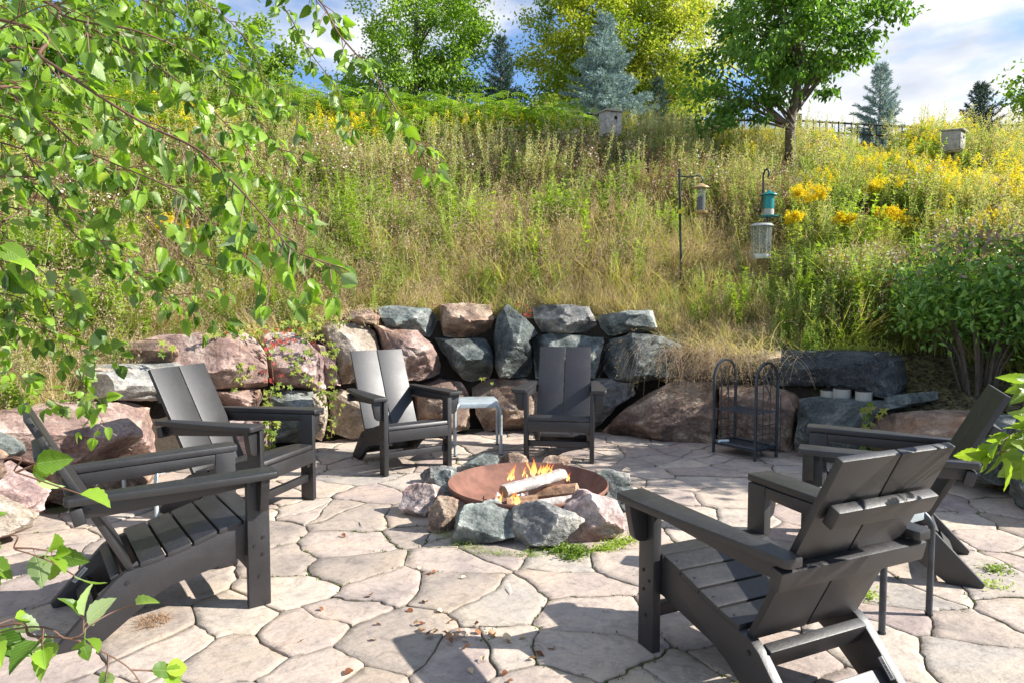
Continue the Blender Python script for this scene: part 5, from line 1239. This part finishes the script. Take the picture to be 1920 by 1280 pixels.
# low sprigs at the bottom left corner, from a young birch shoot
low = empty('birch_shoot', (-1.35, .95, 0), 0, 'young birch shoot with large toothed leaves poking in at the bottom left corner', 'sapling')
m = MB(); m.tube([(0, 0, -.02), (.01, .01, .45), (.05, .0, .8), (.06, .03, 1.15)], [.012, .010, .008, .003], 8); m.obj('stem', M_TWIG, low, smooth=60)
q0, q1, q2 = Vector((-1.32, .96, .55)), Vector((-1.3, .95, .85)), Vector((-1.3, .97, .68))
LOWP = [dict(p=[q0]+pxp([(-40,1185,.95),(60,1192,.95),(130,1196,.95),(180,1215,.95),(240,1250,.95),(270,1290,.95)]), r=.004, start=.52, d=.85, t=(.03, .09)),
        dict(p=[q0]+pxp([(-20,1190,.95),(130,1196,.95),(170,1170,.97),(215,1145,1.0),(255,1133,1.0)]), r=.003, start=.62, d=.7, t=(.02, .05)),
        dict(p=[q2]+pxp([(-40,1020,.92),(30,1030,.92),(90,1050,.92),(140,1078,.92)]), r=.003, start=.48, d=1.0, t=(.03, .08)),
        dict(p=[q1]+pxp([(-40,870,.85),(30,885,.85),(90,905,.85),(150,925,.85)]), r=.003, start=.5, d=.5, t=(.02, .06)),
        dict(p=[q1]+pxp([(-60,470,1.0),(-20,485,1.0),(20,492,1.0)]), r=.003, start=.6, d=.5, t=(.02, .05))]
spray(low, LOWP, LSH, M_BIR, .043, M_TWIG, np.random.default_rng(4), 290, spacing=.05)
vib = empty('viburnum_bush', (1.95, 1.35, 0), 0, 'bush with lobed yellow green leaves reaching in at the right edge', 'bush')
m = MB(); m.tube([(0, 0, -.02), (0, .02, .5), (-.05, .05, 1.0), (-.1, .1, 1.5)], [.015, .012, .009, .004], 8); m.obj('stem', M_BARK, vib, smooth=60)
VP = [dict(p=[Vector((1.92, 1.38, .7))]+pxp([(2010,800,1.75),(1965,800,1.72),(1930,815,1.7),(1895,840,1.68),(1872,850,1.66)]), r=.004, start=.25, d=1.1, t=(.05, .13)),
      dict(p=[Vector((1.9, 1.4, .95))]+pxp([(2010,720,1.8),(1980,722,1.8),(1950,728,1.78),(1930,735,1.76)]), r=.003, start=.25, d=.9, t=(.04, .10)),
      dict(p=[Vector((1.92, 1.38, .8))]+pxp([(2000,770,1.65),(1960,780,1.65),(1920,800,1.65),(1880,825,1.62)]), r=.003, start=.25, d=1.1, t=(.05, .12)),
      dict(p=[Vector((1.92, 1.38, .6))]+pxp([(2000,850,1.7),(1965,860,1.7),(1935,875,1.7)]), r=.003, start=.2, d=1.0, t=(.05, .10))]
spray(vib, VP, LSV, M_VIB, .070, M_TWIG, np.random.default_rng(9), 200, spacing=.05, hang=.45)

# ------------------------------------------------------------------ creeper on the boulders
M_CRE = leaf_mat('creeper leaves', (.10, .17, .02), (.30, .36, .05), .35, .5, .35, (.30, .30, .07), rand=1.0)
M_CRR = leaf_mat('red creeper leaves', (.22, .02, .015), (.38, .06, .04), .35, .5, .35, rand=1.0)
def palm(mat, seed):
    rg = np.random.default_rng(seed); a = np.linspace(-1.9, 1.9, 5)+rg.normal(size=5)*.1; D = np.c_[np.sin(a), -np.cos(a)*.9+0*a, rg.normal(size=5)*.15+.1]
    V, Fq, aa = leaves(np.zeros((5, 3)), D, np.repeat([[0, 0, 1.]], 5, 0), 1.0*np.array([.7, .9, 1, .9, .7]), .42, rg); me = npmesh('leaf', V, Fq, False, aa); me.materials.append(mat); return me
PALM = [palm(M_CRE, k) for k in range(3)]; PALMR = [palm(M_CRR, 9)]
def creeper(paths, label, red=0.0, seed=0, ls=.045, dens=1.0, off=.17):
    rg = random.Random(seed); pp = [[at_wall(u, v, off) for u, v in p] for p in paths]; c = pp[0][-1].copy(); t = empty('creeper', (c.x, c.y, 0), 0, label, 'creeper'); nlf = 0
    for p in pp:
        p = [q+Vector((rg.uniform(-.015, .015), rg.uniform(-.02, .02), 0)) for q in p]; m = MB(); m.tube([q-t.location for q in p], .0025, 4); m.obj('stem', M_TWIG, t)
        for a, b in zip(p, p[1:]):
            for k in range(max(1, int((b-a).length/.020*dens))):
                if nlf >= 290: break
                nlf += 1
                q = a.lerp(b, rg.random())+Vector((rg.gauss(0, .035), -abs(rg.gauss(0, .03)), rg.gauss(0, .03))); me = rg.choice(PALMR if rg.random() < red else PALM); o = link('leaf', me, None, t, q-t.location)
                n_ = Vector((PC.x-q.x, PC.y-q.y, 0)).normalized()+Vector((rg.gauss(0, .4), rg.gauss(0, .4), rg.gauss(.35, .3))); o.rotation_euler = n_.to_track_quat('Z', 'Y').to_euler(); s_ = ls*rg.uniform(.5, 1.05); o.scale = (s_, s_, s_)
creeper([[(520,640),(545,665),(560,700),(590,720),(615,740)], [(560,620),(600,640),(628,660)], [(590,640),(575,680),(555,690)]], 'creeper spreading over the rose coloured boulder', .05, 1)
creeper([[(445,640),(455,680),(450,720)], [(445,668),(465,700),(462,725)]], 'small creeper with dark leaves on the large pink boulder', 0, 2, .04, .8)
creeper([[(508,735),(510,770),(505,810),(512,838)], [(495,735),(515,730),(535,728)]], 'dense bright creeper column left of the blue grey boulder', 0, 3, .045, 2.2)
creeper([[(628,650),(632,700),(625,760),(618,820)], [(600,728),(625,735)]], 'long bright creeper strand right of the blue grey boulder', 0, 4, .04, 1.3)
creeper([[(505,660),(508,700),(510,722)], [(500,640),(560,625),(580,615)]], 'red autumn creeper in the crevice between the pink boulders', .75, 5, .04, 1.2)
creeper([[(380,625),(450,622),(520,615),(600,610)], [(540,605),(600,600),(650,605)]], 'yellow green creeper along the wall top at the left', .07, 6, .045, 1.2, .05)
creeper([[(1620,770),(1612,800),(1618,830),(1630,850)], [(1660,765),(1620,768)]], 'green creeper hanging on the dark boulders at the right', 0, 7, .05, 1.1)
creeper([[(318,640),(325,670)], [(905,706),(915,708)]], 'few creeper leaves beside the small brown boulder at the left', 0, 8, .045, 1.0)
creeper([[(978,575),(990,590),(985,600)], [(800,565),(806,570)]], 'bright red creeper leaves beside the pointed boulder top', 1.0, 9, .035, 1.0, .0)

# ------------------------------------------------------------------ single tall plants on the slope
def goldenrod(u, v, wpx, hpx, Y, label, seed):
    rg = np.random.default_rng(seed); c = at_y(u, v, Y); gz = tz(c.x, c.y); t = empty('goldenrod', (c.x, c.y, gz), 0, label, 'goldenrod', 'big goldenrods in flower on the slope'); zc = c.z-gz; k = Y/F; w, h = wpx*k/2, hpx*k/2; m = MB(); A = Acc(); tops = []
    for i in range(7):
        tx, ty, tz_ = rg.uniform(-.8, .8)*w, rg.normal()*w*.4, zc+rg.uniform(-.4, .5)*h; m.tube([(tx*.2, ty*.2, -.05), (tx*.5, ty*.5, tz_*.6), (tx, ty, tz_)], [.005, .004, .002], 5); tops.append((tx, ty, tz_))
        n = 46; tt = rg.uniform(.2, .97, (n, 1)); b = np.array([tx*.3, ty*.3, 0])*(1-tt)+np.array([tx, ty, tz_])*tt; A.add(*leaves(b, rdir(n, rg)*[1, 1, .3]+[0, 0, .3], rdir(n, rg)*.4+[0, 0, 1], .09*(1.1-.5*tt[:, 0]), .018, rg), 0)
    m.obj('stems', M_STEM, t); link('foliage', A.mesh('foliage', [M_GRN]), None, t); A = Acc()
    for tx, ty, tz_ in tops:
        for j in range(11):
            a = rg.random()*6.28; L_ = rg.uniform(.25, .9)*w*.7; d = np.array([math.cos(a)*L_, math.sin(a)*L_, rg.uniform(-.1, 1.5)*h]); n = 38; s = rg.random((n, 1)); b = np.array([tx, ty, tz_-.3*h])+d*s+np.array([0, 0, -.35*h])*s*s+rg.normal(size=(n, 3))*.008+np.array([0, 0, .3*h])
            A.add(*leaves(b, rdir(n, rg), rdir(n, rg), .017, .013, rg), 0)
    link('flower_head', A.mesh('flower_head', [M_YEL]), None, t)
goldenrod(1513, 372, 72, 40, 7.4, 'large yellow goldenrod just right of the teal feeder', 1)
goldenrod(1645, 358, 78, 42, 8.2, 'large yellow goldenrod higher up the slope, widest of all', 2)
goldenrod(1577, 417, 48, 24, 7.2, 'small yellow goldenrod between the two large ones, lower down', 3)
goldenrod(1655, 407, 40, 26, 7.5, 'small yellow goldenrod under the widest one', 4)
goldenrod(1486, 412, 34, 22, 7.2, 'small pale goldenrod beside the clear feeder', 5)
goldenrod(322, 425, 78, 34, 6.8, 'yellow goldenrod seen through the birch twigs', 6)
goldenrod(1703, 418, 34, 22, 7.9, 'little orange yellow goldenrod left of the shrub', 7)
def tall_plant(u, vt, vb, Y, label, seed, n=60, ll=(.11, .035)):
    rg = np.random.default_rng(seed); c = at_y(u, vt, Y); gz = tz(c.x, c.y); t = empty('leafy_plant', (c.x, c.y, gz), 0, label, 'plant'); h = c.z-gz; m = MB(); m.tube([(0, 0, -.05), (.02, 0, h*.5), (0, 0, h)], [.007, .005, .002], 6); m.obj('stem', M_STEM, t)
    z = rg.uniform(.15, 1, (n, 1))*h; b = np.c_[np.zeros((n, 2)), z]; V, Fq, a = leaves(b, rdir(n, rg)*[1, 1, .3]+[0, 0, .35], rdir(n, rg)*.3+[0, 0, 1], ll[0]*rg.uniform(.6, 1.1, n), ll[1], rg)
    me = npmesh('foliage', V, Fq, False, a); me.materials.append(M_LEAFY); link('foliage', me, None, t)
tall_plant(1098, 378, 480, 7.4, 'single bright green leafy plant standing in the dry grass above the wall', 1, 80)
tall_plant(790, 385, 470, 7.6, 'pale leafy plant in the grass left of centre above the wall', 2, 50, (.07, .02))
tall_plant(1455, 470, 560, 6.9, 'tall green stalk below the clear feeder', 3, 70, (.10, .02))
tall_plant(1540, 460, 560, 6.9, 'green stalk with narrow leaves right of the clear feeder', 4, 70, (.10, .018))
tall_plant(1395, 500, 560, 6.8, 'short narrow leaved stalk left of the clear feeder, near the rack', 5, 60, (.08, .016))

# ------------------------------------------------------------------ fallen leaves, moss and litter on the patio
M_FAL = leaf_mat('fallen leaf', (.16, .06, .03), (.42, .24, .12), .1, .7, .2, (.62, .50, .34), rand=1.0)
fsh = [leaf_me(leaf_shape(True, 40+k, .7), M_FAL, 'dry_leaf') for k in range(4)]
FL = [(640,1002),(783,1062),(800,1075),(818,1072),(866,1085),(702,1112),(697,1118),(800,1130),(820,1145),(786,1178),(815,1190),(830,1186),(855,1190),(866,1200),(875,1178),(898,1168),(930,1187),(952,1203),(985,1192),(906,1232),(1005,1235),(950,1258),(962,1275),(705,1170),(790,1172),(700,1200),(660,1255),(340,935),(172,985),(570,1200),(100,1218),(92,1222),(1040,1217),(1002,1223),(880,1252),(1725,882),(840,1200),(812,1181),(770,1140),(850,1165),(882,1212),(792,1184),(805,1188),(822,1183),(845,1188),(872,1192),(890,1183),(915,1190),(942,1196),(860,1184),(775,1168),(598,1140)]
for i, (u, v) in enumerate(FL):
    p = at_z(u, v, .004); o = link('fallen_leaf', fsh[i % 4], None, None, p+Vector((0, 0, .004))); s_ = random.uniform(.022, .042); o.scale = (s_, s_, s_*1.4); o.rotation_euler = (random.uniform(-.5, .5), random.uniform(-.5, .5), random.uniform(0, 6.28))
    tag(o, 'small dry curled leaf lying on the flagstones', 'leaf', 'dry fallen leaves on the patio')
def joint_pts(n, cond, rg):
    out_ = []; sd = np.array(seeds)
    while len(out_) < n:
        x, y = rg.uniform(-3, 3.2), rg.uniform(1.3, 6.2)
        if not cond(x, y): continue
        d = np.sort(np.hypot(sd[:, 0]-x, sd[:, 1]-y))[:2]
        if d[1]-d[0] < .016: wx, wy = warp(x, y); out_.append((wx, wy))
    return np.array(out_)
rm = np.random.default_rng(3)
def mossy(x, y): return math.hypot(x-PC.x, y-PC.y) < 2.95 and noise.noise(Vector((x*1.1, y*1.1, 5))) > .02
jp = joint_pts(1500, mossy, rm); reps = 5; jp = np.repeat(jp, reps, 0)+rm.normal(size=(len(jp)*reps, 2))*.006; n = len(jp); b = np.c_[jp, np.full(n, -.008)]
V, Fq, a = leaves(b, rdir(n, rm)*.7+[0, 0, .8], rdir(n, rm), .014*rm.uniform(.5, 1.3, n), .007, rm); M_MOSS = leaf_mat('moss', (.06, .085, .02), (.17, .22, .045), .2, .9, .1, rand=0)
me = npmesh('moss', V, Fq, False, a); me.materials.append(M_MOSS); tag(link('moss', me), 'green moss growing in the joints between the flagstones', 'moss', kind='stuff')
def weeds(pts, label, seed, n=260, s=.02):
    rg = np.random.default_rng(seed); P_ = np.array([tuple(at_z(u, v, 0)) for u, v in pts]); b = P_[rg.integers(0, len(P_), n)]+rg.normal(size=(n, 3))*[.03, .02, .0]; b[:, 2] = np.abs(rg.normal(size=n))*.014
    V, Fq, a = leaves(b, rdir(n, rg)*[1, 1, .5]+[0, 0, .4], rdir(n, rg)*.5+[0, 0, 1], s*rg.uniform(.6, 1.4, n), s*.5, rg); me = npmesh('stonecrop', V, Fq, False, a); me.materials.append(M_LEAFY); tag(link('stonecrop', me), label, 'weeds', kind='stuff')
weeds([(1040,1035),(1060,1032),(1075,1038),(1090,1040),(1050,1028),(1085,1033),(1070,1046)], 'yellow green stonecrop at the foot of the grey fire pit stone', 1, 900, .018)
weeds([(1140,1028),(1155,1022),(1170,1018),(1180,1012),(1130,1032)], 'yellow green stonecrop at the foot of the rose fire pit stone', 2, 500, .018)
weeds([(835,1005),(860,1020),(880,1028),(910,1036),(940,1040),(980,1041),(1000,1040)], 'low moss line along the front of the fire pit', 3, 900, .009)
weeds([(1625,1118),(1630,1122)], 'small green weed by the legs of the hidden side table', 4, 90, .02)
weeds([(1860,1070),(1875,1068),(1880,1072)], 'small weed in a joint near the right edge', 5, 120, .02)
weeds([(1845,1095),(1870,1103)], 'weed in the joint behind the far right chair', 6, 90, .018)
# grit, twigs and seeds blown over the stones
n = 2600; x = rm.uniform(-2.6, 2.9, n); y = rm.uniform(1.5, 6.2, n); kq = np.hypot(x-PC.x, y-PC.y) < 2.9; x, y = x[kq], y[kq]; n = len(x)
V, Fq, a = leaves(np.c_[x, y, np.full(n, .004)], np.c_[rm.normal(size=(n, 2)), np.full(n, .05)], np.repeat([[0, 0, 1.]], n, 0), rm.uniform(.003, .016, n)*rm.uniform(.4, 1, n), rm.uniform(.002, .004, n), rm)
me = npmesh('grit', V, Fq, False, a); me.materials.append(M_BRN); tag(link('grit', me), 'fine twigs, seeds and grit strewn over the flagstones', 'litter', kind='stuff')
# withered root mat by the nearest left chair
weeds_m = np.random.default_rng(8); p = at_z(290, 1165, 0); n = 170
V, Fq, a = blades(n, .06, .05, .003, 1.2, weeds_m); V[:, 2] *= .5; me = npmesh('dry_moss', V, Fq, False, a); me.materials.append(M_BRN); tag(link('dry_moss', me, None, None, p), 'withered brown moss patch in front of the nearest left chair', 'moss', kind='stuff')
# mulch bed at the right behind the low wall
n = 16000; th = rm.uniform(-.35, .80, n); r = rm.uniform(3.1, 4.75, n); x, y = PC.x+r*np.cos(th), PC.y+r*np.sin(th); z = terr(x, y)+.01
V, Fq, a = leaves(np.c_[x, y, z], rdir(n, rm)*[1, 1, .3], rdir(n, rm)*.5+[0, 0, 1], rm.uniform(.02, .06, n), rm.uniform(.008, .02, n), rm)
me = npmesh('bark_mulch', V, Fq, False, a); me.materials.append(leaf_mat('bark mulch', (.035, .024, .018), (.13, .095, .07), .03, .9, .1, rand=0)); tag(link('bark_mulch', me), 'dark bark mulch under the shrub at the right', 'mulch', kind='stuff')
print('objects', len(S.objects))
